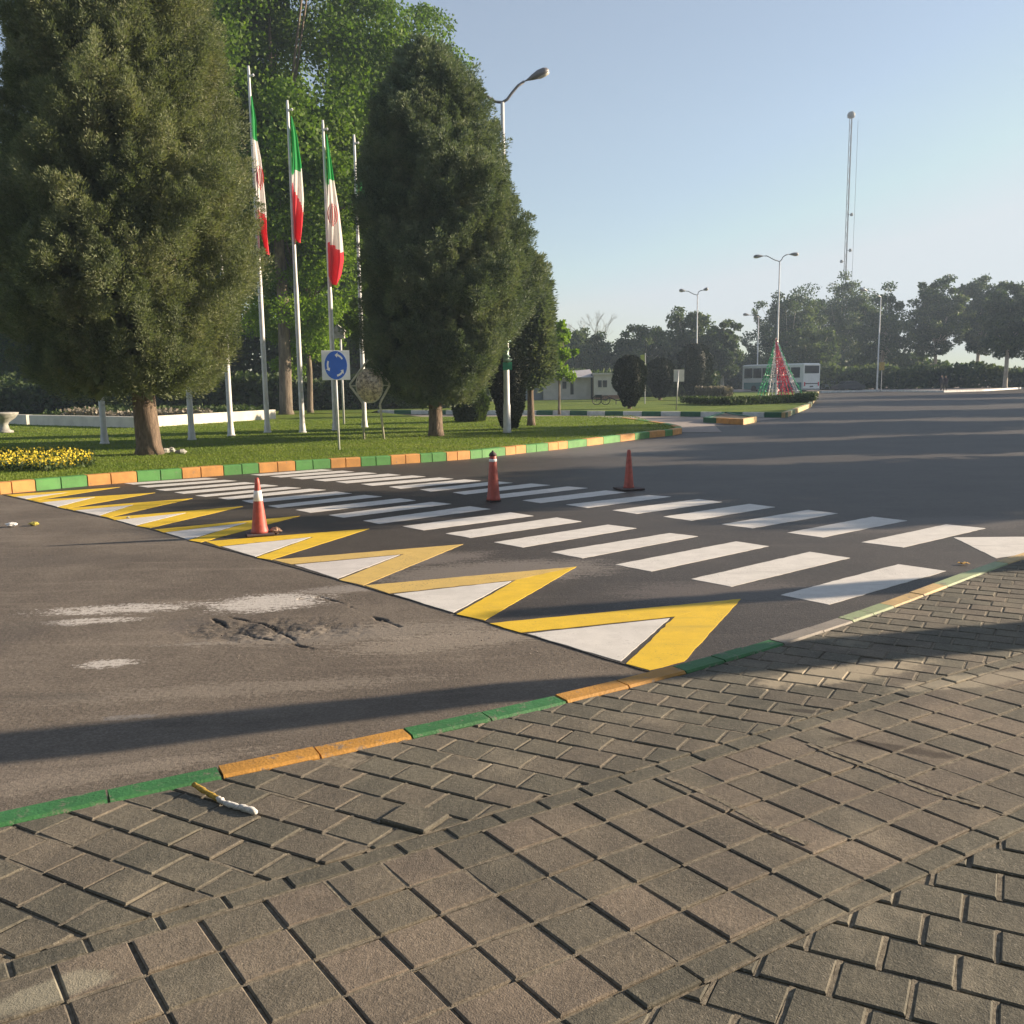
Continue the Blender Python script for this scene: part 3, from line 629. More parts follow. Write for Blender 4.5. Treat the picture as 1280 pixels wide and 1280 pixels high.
# two big conifers and their smaller neighbour
conifer('huge olive green conifer at the left, its crown reaching out of the picture above flagpoles',None,187,568,
  [(484,70,262),(462,38,298),(430,30,306),(400,8,310),(370,-14,314),(300,-10,321),(220,-4,311),(150,0,296),(80,4,278),(20,12,264),(-60,30,250),(-150,70,215),(-230,115,170),(-270,138,148)],3600,250,L_cyp,.10,.023,.33,.70)
conifer('large blue green conifer beside the street lamp, right of the flagpoles',None,545,545,
  [(497,500,596),(478,466,614),(456,452,628),(430,446,645),(405,442,664),(370,440,676),(300,440,670),(240,443,657),(190,449,640),(140,460,614),(100,474,592),(75,494,568),(57,516,542)],2800,210,L_cyp2,.11,.027,.25,.66)
conifer('rounded smaller conifer just right of the large blue green one',None,664,532,
  [(478,636,690),(450,628,696),(400,626,695),(365,632,688),(338,645,678),(320,658,666)],650,70,L_cyp2,.24,.055,.16,.6)
conifer('low bushy conifer at the very left edge of the lawn',None,-18,512,
  [(500,-60,22),(470,-66,27),(440,-55,22),(415,-40,8),(395,-25,-12)],330,60,L_brd,.26,.07,.15,.55,name='bushy_conifer')
# broadleaved trees of the park
def park_tree(px,py,label,h_px,r_px,**k):
    b=at(px,py,ZL); t=empty('plane_tree',b,label,'tree','leafy trees of the park'); h=P(px,h_px,b.y).z-ZL; r=r_px*b.y/F
    broadleaf_mesh('crown',h,r,k.get('ch',.75)*h,k.get('n',90),k.get('nl',420),k.get('leaf',.2),k.get('mat',L_brd),k.get('tr',.35),k.get('bark',M_bark2),t,k.get('holes',()),k.get('low',.28),k.get('seed',1),k.get('cs',1)); return t
park_tree(358,518,'tall plane tree behind the flagpoles with sky showing between its limbs',-130,178,n=260,nl=620,seed=3,low=.36,tr=.42,cs=.9,leaf=.24,
   holes=((1.3,21,2.1),(3.2,19,2.0)),ch=.74)
park_tree(512,508,'tall leafy tree whose top shows above the large blue green conifer',-12,100,n=140,nl=560,leaf=.24,seed=5,low=.42,ch=.66,tr=.3)
park_tree(250,512,'tall leafy tree right behind the huge olive conifer',-160,118,n=150,nl=520,leaf=.24,seed=8,low=.3,ch=.75)
park_tree(388,516,'bright yellow green tree low behind the three flags',180,84,n=150,nl=520,seed=9,low=.16,mat=L_brt,ch=.85,tr=.2,leaf=.19)
park_tree(62,508,'leaning plane tree with a brown lit trunk behind the cream planter wall',150,125,n=130,nl=420,leaf=.27,seed=12,tr=.42,low=.22,ch=.78)
park_tree(38,504,'second plane tree trunk at far left behind the planter wall',170,110,n=110,nl=420,leaf=.27,seed=13,tr=.3,low=.22,ch=.75)
park_tree(148,503,'shaded tree behind the planter and the huge conifer trunk',140,120,n=130,nl=420,leaf=.27,seed=14,tr=.3,low=.2,ch=.8)
park_tree(300,505,'shaded tree between the huge conifer and the leftmost flag',200,110,n=130,nl=420,leaf=.27,seed=15,tr=.35,low=.18,ch=.82)
park_tree(455,504,'dark leafy tree filling the gap behind the traffic mirror',210,90,n=130,nl=420,leaf=.27,seed=16,tr=.35,low=.16,ch=.84)
park_tree(560,503,'dark leafy tree behind the large blue green conifer trunk',260,100,n=110,nl=420,leaf=.27,seed=17,tr=.3,low=.16,ch=.84,mat=L_far)
t=park_tree(699,516,'young bright green tree with a thin trunk in front of the low house',398,24,n=46,nl=170,seed=21,mat=L_brt,tr=.07,low=.3,ch=.72,leaf=.17)
t.name='young_tree'
# distant belt of trees on the road's far side
def far_tree(px,py,top,rpx,label,group,seed,mat=L_far,n=60,nl=230,leaf=.42,low=.26,ch=.78,tr=.3,bark=M_bark3,name='leafy_tree',lean=0,holes=()):
    b=at(px,py,ZL); t=empty(name,b,label,'tree',group); h=P(px,top,b.y).z-ZL; broadleaf_mesh('crown',h,rpx*b.y/F,ch*h,int(n*1.9),int(nl*.70),leaf*.85,mat,tr,bark,t,holes,low,seed,.92); t.rotation_euler.y=lean; return t
g1='trees across the junction'; 
far_tree(735,492,415,38,'greyish tree above the low house roof',g1,31,low=.12,ch=.9)
far_tree(805,491,402,36,'leafy tree behind the clipped dark shrubs, left of the double street lamp',g1,32,low=.15,ch=.88)
far_tree(862,490,386,32,'tall leafy tree directly behind the smaller double street lamp',g1,33,low=.15,ch=.88)
far_tree(902,490,398,24,'sunlit tree right of the smaller double street lamp',g1,34,low=.15,ch=.88)
far_tree(985,486,362,44,'dark tree behind the garlanded street lamp',g1,35,low=.12,ch=.92,n=80)
far_tree(1048,484,344,46,'tallest tree right of the garlanded lamp, below the telecom mast',g1,36,low=.12,ch=.92,n=90)
far_tree(1100,485,357,36,'tree with sunlit leaves behind the single arm street lamp',g1,37,low=.14,ch=.9)
far_tree(1012,487,400,34,'lower dark tree behind the parked coach',g1,38,low=.1,ch=.92)
far_tree(1167,484,352,34,'left tree of the open group at the right edge of the road',g1,39,low=.3,ch=.74,n=85)
far_tree(1220,483,348,32,'middle tree of the open group at the right edge of the road',g1,40,low=.32,ch=.72,n=85)
far_tree(1256,485,356,28,'tree with a pale leaning trunk near the right picture edge',g1,41,low=.32,ch=.72,n=85)
far_tree(1300,484,365,34,'tree cut by the right picture edge',g1,42,low=.25,ch=.78,n=85)
# ragged leaning conifer
def ragged(px,py,tops,label):
    b=at(px,py,ZL); t=empty('ragged_conifer',b,label,'tree'); tb=MB(); base=[];dd=[]
    tb.tube([(0,0,0),(.1,0,2.5)],[.25,.18],8)
    for (x0,y0,x1,y1,wd) in tops:
        a=P(x0,y0,b.y)-b; e=P(x1,y1,b.y)-b; tb.tube([a,(a+e)/2+Vector((0,0,-.2)),e],[.12,.08,.03],6)
        n=420; s=rng.random(n); rad=unit(n)*(wd*b.y/F*(1.05-s*.6)*rng.random(n)**.5)[:,None]; base.append(np.array(a)[None]+(np.array(e-a))[None]*s[:,None]+rad); dd.append(unit(n)+np.array([0,0,.5]))
    blades_mesh('crown',np.concatenate(base),np.concatenate(dd),.5,.28,L_cyp2,t); tb.build('trunk',M_bark,t,True)
ragged(950,486,[(966,450,942,388,7),(960,462,926,424,7),(955,470,940,440,14),(972,450,960,425,10),(960,475,925,455,9)],'ragged conifer with leaning branch tips left of the garlanded lamp')
# bare tree
b=at(752,491,ZL); t=empty('bare_tree',b,'pale bare branched tree rising above the low house','tree'); tb=MB(); hh=P(752,396,b.y).z
def branch(p,d,l,r,dep):
    e=p+d*l; tb.tube([p,(p+e)/2+Vector((random.gauss(0,.05)*l,random.gauss(0,.05)*l,0)),e],[r,r*.8,r*.55],5,cap=False)
    if dep>0:
        for k in range(3): branch(e,(d+Vector((random.gauss(0,.42),random.gauss(0,.42),random.gauss(.12,.2)))).normalized(),l*.72,r*.55,dep-1)
branch(Vector((0,0,0)),Vector((0,0,1)),hh*.36,.22,5); tb.build('branches',simple('pale bark twig',(.42,.38,.32),.9),t)
# distant hedge masses
def leafmass(name,x0,x1,Y0,Y1,z1,n,leaf,mat,z0=.1,wob=.35):
    x=x0+(x1-x0)*rng.random(n); s=rng.random(n); y=Y0+(Y1-Y0)*rng.random(n)
    top=z1*(1-wob*.5+wob*.5*np.sin(x*.9+2*np.sin(x*.31))*np.sin(x*.23+1)); z=z0+(top-z0)*rng.random(n)**.8
    return tag(blades_mesh(name,np.stack([x,y,z],1),unit(n),leaf*(.7+.6*rng.random(n)),leaf*.8,mat),kind='stuff')
leafmass('distant_thicket',-20,72,150,158,6.2,26000,.8,L_far)
leafmass('distant_thicket',38,76,128,132,4.0,9000,.6,L_far)
leafmass('park_undergrowth',-42,-2,66,70,3.2,22000,.4,L_hdg)
leafmass('park_undergrowth',-80,-1,84,90,9.0,30000,.7,L_far)
leafmass('park_undergrowth',2,22,96,100,3.4,9000,.5,L_far)
# clipped shrubs
def shrub(px,py,prof,label,group,mat=L_drk,n=9000,leaf=.09,name='clipped_shrub',stem=True):
    b=at(px,py,ZL); Yd=b.y; t=empty(name,b,label,'shrub',group); pr=sorted((P(px,y,Yd).z-ZL,wd*Yd/F) for y,wd in prof); zz=[p[0] for p in pr]; rr=[p[1] for p in pr]
    z=zz[0]+(zz[-1]-zz[0])*rng.random(n); a=rng.random(n)*6.283; r=np.interp(z,zz,rr)*(.80+.22*rng.random(n)**.5)*(1+.07*np.sin(5*a+z*3)+.06*np.sin(3*a-z*4.7))
    c=np.stack([r*np.cos(a),r*np.sin(a),z],1); d=np.stack([np.cos(a),np.sin(a),.6+0*a],1)+unit(n)*.8
    blades_mesh('foliage',c,d,leaf*(.7+.6*rng.random(n)),leaf*.7,mat,t)
    k=MB(); k.lathe([(rr[i]*.66,zz[i]) for i in range(len(zz))],20); k.build('inner_foliage',mat,t,True)
    k=MB(); k.tube([(0,0,-.05),(0,0,zz[0]+.2)],[.09*Yd/40+.03,.08],8); k.build('stem',M_bark,t)
    return t
vg='vase shaped clipped shrubs'
shrub(637,537,[(535,8),(520,13),(495,19),(470,23),(450,22),(440,14),(436,4)],'dark clipped shrub standing behind the big street lamp pole',vg,n=12000,leaf=.09)
shrub(787,511,[(508,6),(500,10),(485,18),(468,20),(453,16),(445,5)],'left of the clipped dark vase shaped shrubs, beside the house',vg,leaf=.12)
shrub(825,500,[(497,5),(490,9),(476,17),(462,18),(452,11),(448,3)],'small clipped dark vase shaped shrub left of the blank white sign',vg,leaf=.15)
shrub(868,497,[(495,7),(486,12),(466,20),(446,20),(434,13),(430,4)],'tallest clipped dark vase shaped shrub, right behind the blank white sign',vg,leaf=.15)
shrub(588,527,[(526,16),(512,20),(498,20),(488,15),(484,5)],'round leafy green bush beneath the large blue green conifer',None,mat=L_hdg,n=9000,leaf=.12,name='round_bush')
def hedge(pts,w,h,label,n,mat=L_hdg,leaf=.16,name='low_hedge'):
    t=empty(name,pts[0],label,'hedge'); o=pts[0]; base=[]
    ln=[(b-a).length for a,b in zip(pts,pts[1:])]; tot=sum(ln)
    for (a,b),l in zip(zip(pts,pts[1:]),ln):
        m=int(n*l/tot); s=rng.random(m); d=(b-a).normalized(); nv=np.array([-d.y,d.x,0]); off=(rng.random(m)-.5)*w
        base.append(np.array(a-o)[None]+np.array(b-a)[None]*s[:,None]+nv[None]*off[:,None]+np.stack([0*s,0*s,h*rng.random(m)**.5*(1+.08*np.sin(s*30))],1))
    base=np.concatenate(base); blades_mesh('foliage',base,unit(len(base))+np.array([0,0,.4]),leaf*(.7+.6*rng.random(len(base))),leaf*.7,mat,t)
    return t
hedge([at(860,505,ZL),at(905,507,ZL),at(960,505,ZL),at(1003,503,ZL),at(1012,499,ZL)],1.3,.5,'low dark hedge curving round the tip of the median lawn',16000)
hedge([at(872,500,ZL),at(912,500,ZL)],1.6,1.05,'taller dusty hedge block on the median lawn',9000,L_dry)
# the raised planter
Wp=[at(-40,527,ZL),at(37,531,ZL),at(173,535,ZL),at(350,523,ZL)]
t=empty('planter_wall',Wp[1],'long low cream planter wall zigzagging across the lawn behind the conifer trunk','wall'); mb=MB(); 
for a,b in zip(Wp,Wp[1:]):
    d=(b-a).normalized(); n_=Vector((-d.y,d.x,0)); 
    l=(b-a).length; ang=math.atan2(d.y,d.x); mb.box((0.0,0,-.1),(l-.35,.35,.50),0,.02,ang,(a-Wp[1]))
mb.build('wall',M_cream,t)
leafmass('planter_flowers',-27,-15,52,57,.95,5000,.22,L_hdg)
leafmass('planter_flowers',-25,-17,50.5,52,.85,1600,.20,L_dry,z0=.4)
b=at(6,541,ZL)
t=empty('stone_urn',b,'round grey stone urn planter at the left edge of the lawn','planter'); mb=MB(); k=b.y/F
mb.lathe([(10*k,0),(10*k,.08),(6*k,.14),(4.5*k,.35),(6*k,.45),(13*k,.62),(17*k,.80),(17.5*k,.86),(14*k,.87)],28); mb.build('bowl',M_stone,t,True)
# flower bed at the kerb
n=5200; a0=at(-30,590,ZL); px_=rng.random(n)*145-28; py_=570+rng.random(n)*20
keep_=(px_<70)|(py_<590-(px_-70)*.12); px_=px_[keep_]; py_=py_[keep_]; base=np.array([at(x,y,ZL) for x,y in zip(px_,py_)]); base[:,2]+=rng.random(len(base))*.16
fl_=(rng.random(len(base))<.30); base[fl_,2]+=.10
tag(blades_mesh('flower_bed',base,unit(len(base))+np.array([0,0,.6]),np.where(fl_,.055,.11),np.where(fl_,.055,.05),[L_hdg,L_flw],midx=fl_.astype(int)),kind='stuff')
# grass blades
n=230000; Yb=(18+44*rng.random(n)**2.0); Xb=(rng.random(n)*1.25-.66)*Yb
inside=np.array([True]*n); fkx=np.array([p.x for p in sm]); fky=np.array([p.y for p in sm])
order=np.argsort(fkx[:400000]); m_=fky<36; bx_=np.interp(Yb,fky[m_],fkx[m_]); inside=(Xb<bx_-.35)&(Yb<48)
gb=np.stack([Xb,Yb,np.full(n,ZL-.01)],1)[inside]; 
tag(blades_mesh('grass',gb,unit(len(gb))*.5+np.array([0,0,1]),.03+.035*rng.random(len(gb)),.016*np.clip(gb[:,1]/22,1,3),L_grs),kind='stuff')

# ---------------------------------------------------------------- flagpoles
def emblem(parent,c,w_,h_):
    mb=MB()
    for s in (-1,1):
        for rr_ in (.5,.28):
            pts=[c+Vector((s*w_*rr_*math.cos(a),-.03,h_*.5*math.sin(a)*(1 if rr_==.5 else .8))) for a in np.linspace(-1.25,1.25,9)]; mb.tube(pts,[.006+.016*math.sin(k/8*math.pi) for k in range(9)],5)
    mb.tube([c+Vector((0,-.03,-h_*.55)),c+Vector((0,-.03,h_*.5))],[.02,.016],5)
    return mb.build('emblem',F_r,parent)
def flagpole(bx_,by_,tpy,label,flag=None,short=None,emb=None):
    b=at(bx_,by_,ZL); h=P(bx_,tpy,b.y).z-ZL; t=empty('flagpole',b,label,'flagpole','row of flagpoles on the lawn')
    mb=MB(); mb.tube([(0,0,-.05),(0,0,.12),(0,0,.5),(0,0,h*.45),(0,0,h*.47),(0,0,h-.2),(0,0,h)],[.17,.12,.10,.09,.075,.05,.04],14); mb.build('pole',M_pole,t,True)
    mb=MB(); mb.lathe([(.14,0),(.16,.03),(.14,.06)],16,0); 
    for a in range(4): mb.box((-.13,-.015,.0),(-.09,.015,.28),0,0,a*math.pi/2+.4)
    mb.build('base_plate',M_pole,t)
    mb=MB(); mb.tube([(0,0,h-.35),(.16,0,h-.33)],.03,6); mb.lathe([(.02,0),(.05,.05),(.02,.1)],8,0,(.16,0,h-.38)); mb.build('pulley',M_pole,t)
    if flag:
        rows,(gw,wr)=flag; rows=[(y_,l_,l_+(r_-l_)*1.22) for y_,l_,r_ in rows]; y0=b.y-.14; vs=[];nu=14;rws=[]
        rows_=[(ly,P(xl,ly,y0)-b,P(xr,ly,y0)-b) for ly,xl,xr in rows]
        ly_=[r[0] for r in rows_]; nv=46; mb=MB(); vs=[]; uv=[]
        for j in range(nv+1):
            yy=ly_[0]+(ly_[-1]-ly_[0])*j/nv
            L_=Vector([np.interp(yy,ly_,[r[1][q] for r in rows_]) for q in range(3)]); Rr=Vector([np.interp(yy,ly_,[r[2][q] for r in rows_]) for q in range(3)])
            for i in range(nu+1):
                u=i/nu; p=L_.lerp(Rr,u); fold=math.sin(u*8.5+j*.06)*.15+math.sin(u*4+j*.13)*.07; vs.append((p.x,p.y+fold*min(1,j/8+.2),p.z)); uv.append((u,yy))
        fs=[];ms=[]
        for j in range(nv):
            for i in range(nu):
                a=j*(nu+1)+i; fs.append((a,a+1,a+nu+2,a+nu+1)); u,yy=uv[a]; g=gw(u); r=wr(u); ms.append(0 if yy<g else (1 if yy<r else 2))
        mb.v=vs; mb.f=fs; mb.m=ms; mb.t=[0]*len(fs); fo=mb.build('flag',[F_g,F_w,F_r],t,True)
        if emb:
            c=P(emb[0],emb[1],y0-.16)-b; emblem(fo,c,emb[2]*b.y/F,emb[3]*b.y/F)
    return t
flagpole(131,555,135,'white flagpole standing left of the huge conifer trunk')
flagpole(240,550,120,'white flagpole standing just right of the huge conifer trunk')
flagpole(289,545,110,'white flagpole half hidden by the huge conifer, next left of the first flag')
flagpole(334.5,541,82,'leftmost of the three white flagpoles with furled flags, its flag partly behind the conifer',
  ([(120,313,314.5),(150,314,319),(172,315,320),(200,317.5,325),(260,321,331),(290,325,333),(318,332.5,336)],(lambda u:170+u*4,lambda u:258+u*14)),emb=(325,222,8,26))
flagpole(378.5,541,125,'middle of the three white flagpoles with furled flags',
  ([(145,363.5,364.5),(170,363.5,370),(205,364,374.5),(250,365,377.5),(280,367,377),(298,368,376),(303,372,375)],(lambda u:217-u*8,lambda u:226+u*42)))
flagpole(419.5,538,150,'rightmost of the three white flagpoles with furled flags, emblem showing',
  ([(168,407.5,408.5),(200,408,413),(225,408.5,416),(260,409,421),(300,409,425),(325,410,427),(345,410.5,424.5),(356,415,421)],(lambda u:226-u*3,lambda u:300+u*16)),emb=(416,268,11,25))
flagpole(456,534,168,'farthest flagpole with a small green flag, behind the traffic mirror',
  ([(222,449,450),(235,449,454),(250,450,455),(258,452,454)],(lambda u:400,lambda u:500)))

# ---------------------------------------------------------------- street lamps
def lamp(bx_,by_,tx,tpy,label,arms,r=.09,hs=1.0,name='street_lamp',base_z=ZL,amat=None):
    b=at(bx_,by_,base_z); top=P(tx,tpy,b.y)-b; t=empty(name,b,label,'street lamp','street lamps'); mb=MB()
    mb.tube([(0,0,-.05),(0,0,.1),(0,0,1.0),(0,0,1.1),(0,0,top.z)],[r*1.5,r*1.3,r*1.2,r,r*.6],14); mb.build('pole',M_pole,t,True)
    for (mx,my,ex,ey,hx,hy,wd) in arms:
        p=lambda x,y:Vector((P(x,y,b.y).x-b.x,0,P(x,y,b.y).z-b.z)); a=MB()
        q0=Vector((0,0,top.z)); q1=p(mx,my); q2=p(ex,ey); q3=p(hx,hy)
        c=[q0.lerp(q1,0),q0.lerp(q1,.5)+Vector((0,0,-.06*hs)),q1,q1.lerp(q2,.5)+Vector((0,0,.05*hs)),q2]
        a.tube(c,[r*.45]*5,8); a.build('arm',amat or M_lamp,t,True)
        d=(q3-q2); L_=d.length; d.normalize(); nrm=Vector((0,1,0)); u_=d.cross(nrm); u_=-u_ if u_.z<0 else u_; h_=MB(); vs=[];seg=14; rows=[(0,.14),(.12,.2),(.35,.65),(.6,1.0),(.82,.98),(.95,.7),(1,.3)]
        for s,k in rows:
            for j in range(seg):
                an=2*math.pi*j/seg; vs.append(q2+d*L_*s+nrm*math.cos(an)*wd*k*.9+u_*math.sin(an)*wd*k*(.75 if math.sin(an)>0 else .55))
        n=len(rows); fs=[(i*seg+j,i*seg+(j+1)%seg,(i+1)*seg+(j+1)%seg,(i+1)*seg+j) for i in range(n-1) for j in range(seg)]+[tuple(range(seg)),tuple((n-1)*seg+j for j in range(seg))]
        h_.add(vs,fs); ho=h_.build('lamp_head',amat or M_lamp,t,True)
        g=MB(); vs=[];rows2=[(.5,.5),(.62,.8),(.8,.8),(.97,.5)]
        for s,k in rows2:
            for j in range(seg):
                an=2*math.pi*j/seg; vs.append(q2+d*L_*s-u_*wd*.28+nrm*math.cos(an)*wd*k*.8+u_*math.sin(an)*wd*k*.45)
        fs=[(i*seg+j,i*seg+(j+1)%seg,(i+1)*seg+(j+1)%seg,(i+1)*seg+j) for i in range(3) for j in range(seg)]+[tuple(range(seg)),tuple(3*seg+j for j in range(seg))]
        g.add(vs,fs); g.build('lamp_glass',M_glass,ho,True)
    return t
big=lamp(634,541,625,128,'big double arm street lamp beside the blue green conifer, small green plate on pole',[(640,116,655,102,686,88,.22),(611,122,600,118,570,110,.22)],.11)
bb_=big.location; s=MB(); p=P(634,458,bb_.y)-bb_; s.box((p.x-.16,-.16,p.z-.13),(p.x+.18,-.135,p.z+.15),0,.005); s.build('green_plate',simple('green plate',(.04,.30,.18),.5),big)
s=MB(); p=P(632,434,bb_.y)-bb_; ps=[p+Vector((.13*math.sin(k*1.9)+random.gauss(0,.03),-.14+.05*math.cos(k*2.3),-.55+k*.055)) for k in range(21)]; s.tube(ps,[.05+.05*abs(math.sin(k*1.7)) for k in range(21)],7)
s.build('tinsel_wreath',simple('pale green tinsel',(.30,.42,.33),.4,.2),big)
lamp(970,495,970,327,'double arm street lamp rising from the string of coloured garlands',[(961,321,956,320,942,321,.26),(979,321,985,318,998,318,.26)],.10)
lamp(870,493,867.5,369,'smaller double arm street lamp among the trees in the middle',[(862,365,858,364,849,363,.28),(873,365,878,363,885,361,.28)],.10)
lamp(946,488,945,396,'far lamp whose single head shows left of the ragged conifer',[(941,394,938,394,929,393,.3)],.10)
lamp(1096,488,1097,371,'single arm street lamp on the right before the distant trees',[(1092,366,1086,364,1074,361,.34)],.10,amat=M_steel)
# telecom mast
Ym=200; b=P(1052,460,Ym); b.z=0; t=empty('telecom_mast',b,'very tall thin lattice mast with a drum at its top','mast'); h=P(1060,140,Ym).z; s=MB(); wd=.28
lg=[Vector((math.cos(a)*wd,math.sin(a)*wd,0)) for a in (0.4,2.5,4.6)]
for l in lg: s.tube([l,l+Vector((0,0,h-1.2))],.065,5)
nz_=int(h/2.2)
for k in range(nz_):
    for j in range(3):
        s.tube([lg[j]+Vector((0,0,k*2.2)),lg[(j+1)%3]+Vector((0,0,k*2.2+2.2))],.022,4)
M_mast=simple('dull mast steel',(.20,.21,.22),.7,0,.1,1); s.build('lattice',M_mast,t)
s=MB(); s.lathe([(.3,h-1.3),(.75,h-1.1),(.8,h-.4),(.5,h)],16); s.build('top_drum',M_mast,t,True)
for fz,side in ((.5,1),(.46,-1),(.63,1)): s=MB(); s.lathe([(.25,h*fz),(.35,h*fz+.2),(.25,h*fz+.6)],10,0,(side*.9,0,0)); s.tube([(0,0,h*fz+.3),(side*.9,0,h*fz+.3)],.05,5); s.build('dish_antenna',M_mast,t,True)
s=MB()
s.tube([(1.5,0,0),(1.5,0,h*.97)],.035,5); s.build('cable_ladder',M_mast,t)

# ---------------------------------------------------------------- garland pyramid around the lamp
b=at(972,497,ZL); Yd=b.y; ap=P(970,423,Yd)-b; t=empty('garland_pyramid',b,'tall pyramid of green, red and white garlands hung round the lamp pole on the median','decoration')
mats={'g':simple('green tinsel',(.03,.38,.16),.5),'r':simple('red tinsel',(.72,.05,.10),.5),'w':simple('white tinsel',(.75,.72,.70),.5)}
ends=[(946,497,'g'),(950,499,'g'),(955,497,'g'),(960,499,'w'),(965,500,'w'),(973,500,'r'),(978,501,'r'),(981,497,'r'),(984,501,'r'),(988,500,'r'),(994,501,'r'),(999,501,'w'),(1003,502,'w'),(1007,502,'g')]
for ex,ey,c in ends:
    e=at(ex,min(ey,500.5),ZL)-b; s=MB(); n=70
    for k in range(n):
        f=(k+.5)/n; p=ap.lerp(e,f)+Vector((0,0,-1.0*math.sin(f*math.pi)*.25)); r=.045+.06*random.random(); 
        q=[p+Vector((random.gauss(0,1),random.gauss(0,1),random.gauss(0,1))).normalized()*r*1.4 for _ in range(5)]
        s.add(q,[(0,1,2),(0,2,3),(0,3,4),(1,2,4),(1,3,2),(0,4,1)])
    s.tube([ap,ap.lerp(e,.5)+Vector((0,0,-.25)),e],.018,5); s.build('garland',mats[c],t)
s=MB()
for f in (.33,.62):
    pr_=[ap.lerp(at(ex,min(ey,500.5),ZL)-b,f) for ex,ey,c in ends]; s.tube(pr_,.03,5)
s.build('hoop',mats['w'],t)

# ---------------------------------------------------------------- signs and mirror
b=at(424,562,ZL); t=empty('roundabout_sign',b,'square white sign with a blue disc and three white arrows on a thin post','traffic sign',rz=0)
k=b.y/F; top=P(423,438,b.y).z-ZL; bot=P(423,475,b.y).z-ZL; hw=17*k; hh=(top-bot)/2; zc=(top+bot)/2; ya=R(14)
s=MB(); s.tube([(.0,0,-.2),(-.01,0,top-.03)],.032,12); s.build('post',M_pole,t,True)
hold=bpy.data.objects.new('sign_panel',None)
s=MB(); s.box((-hw,-.06,zc-hh),(hw,-.042,zc+hh),0,.004,ya); pan=s.build('panel',simple('sign white',(.80,.80,.79),.5,0,.04),t)
s=MB(); rx=hw*.80; rz_=hh*.96; n=48; ca,sa=math.cos(ya),math.sin(ya)
pt=lambda x,y,z:(x*ca-y*sa,x*sa+y*ca,z)
s.add([pt(rx*math.cos(a),-.066,zc+rz_*math.sin(a)) for a in np.linspace(0,2*math.pi,n,endpoint=False)]+[pt(rx*math.cos(a),-.058,zc+rz_*math.sin(a)) for a in np.linspace(0,2*math.pi,n,endpoint=False)],[tuple(range(n))]+[(i,i+n,(i+1)%n+n,(i+1)%n) for i in range(n)]); s.build('disc',simple('sign blue',(.03,.13,.55),.5,0,.06),pan)
M_aw=simple('arrow white',(.8,.8,.8),.5,0,.03)
for a0 in (R(60),R(180),R(300)):
    s=MB()
    arc=np.linspace(a0-.42,a0+.30,10)      # counter-clockwise arrows
    vs=[];m=len(arc)
    for a in arc:
        for rr_ in (.66,.80): vs.append(pt(rx*rr_*math.cos(a),-.071,zc+rz_*rr_*math.sin(a)))
    s.add(vs,[(2*i,2*i+1,2*i+3,2*i+2) for i in range(m-1)])
    tip=a0+.62; s.add([pt(rx*r_*math.cos(a),-.071,zc+rz_*r_*math.sin(a)) for r_,a in ((.54,arc[-1]),(.92,arc[-1]),(.72,tip))],[(0,1,2)]); s.build('arrow',M_aw,pan)
# convex traffic mirror in a diamond frame
b=at(467,549,ZL); k=b.y/F; t=empty('traffic_mirror',b,'round convex traffic mirror inside a diamond shaped tube frame on two legs','traffic mirror')
p=lambda x,y:Vector((P(x,y,b.y).x-b.x,0,P(x,y,b.y).z-b.z))
M_fr=simple('weathered tube',(.52,.48,.40),.6,0,.2)
s=MB(); s.tube([p(455,549),p(453.5,505),p(451,500),p(438,483),p(437.5,480),p(460,450),p(463,449),p(486,478),p(487,482),p(477,500),p(475,505),p(480,549)],.038,8); s.build('frame',M_fr,t,True)
m,tt,bs=newmat('mirror'); bs.inputs['Metallic'].default_value=.2; bs.inputs['Roughness'].default_value=.3; bs.inputs['Base Color'].default_value=(.8,.74,.68,1); v=wpos(tt); tt.links.new(ramp(tt,noise(tt,9,6,.7,v),[(.35,(.85,.70,.50)),(.5,(.50,.40,.33)),(.62,(.16,.12,.10))]),bs.inputs['Base Color']); tt.links.new(mrange(tt,noise(tt,14,5,.7,v),.35,.65,.25,.6),bs.inputs['Roughness'])  # reflection of the trees painted into the base colour as brown mottling
s=MB(); c=p(462,482); rx=16.5*k; rz_=21*k; vs=[];nr_=8;seg=36
for i in range(nr_+1):
    f=i/nr_
    for j in range(seg): a=2*math.pi*j/seg; vs.append(c+Vector((rx*f*math.cos(a),-.16*(1-f*f)-.03,rz_*f*math.sin(a))))
fs=[(i*seg+j,(i+1)*seg+j,(i+1)*seg+(j+1)%seg,i*seg+(j+1)%seg) for i in range(1,nr_) for j in range(seg)]+[tuple(seg+j for j in range(seg))]
s.add(vs,fs); s.build('mirror_dish',m,t,True)
s=MB(); s.tube([c+Vector((rx*math.cos(a),-.02,rz_*math.sin(a))) for a in np.linspace(0,2*math.pi,37)],.022,6,cap=False); s.tube([c+Vector((-rx,0,.0)),c+Vector((-rx-.22,0,0))],.02,6); s.tube([c+Vector((rx,0,.0)),c+Vector((rx+.22,0,0))],.02,6); s.build('mirror_rim',M_fr,t,True)
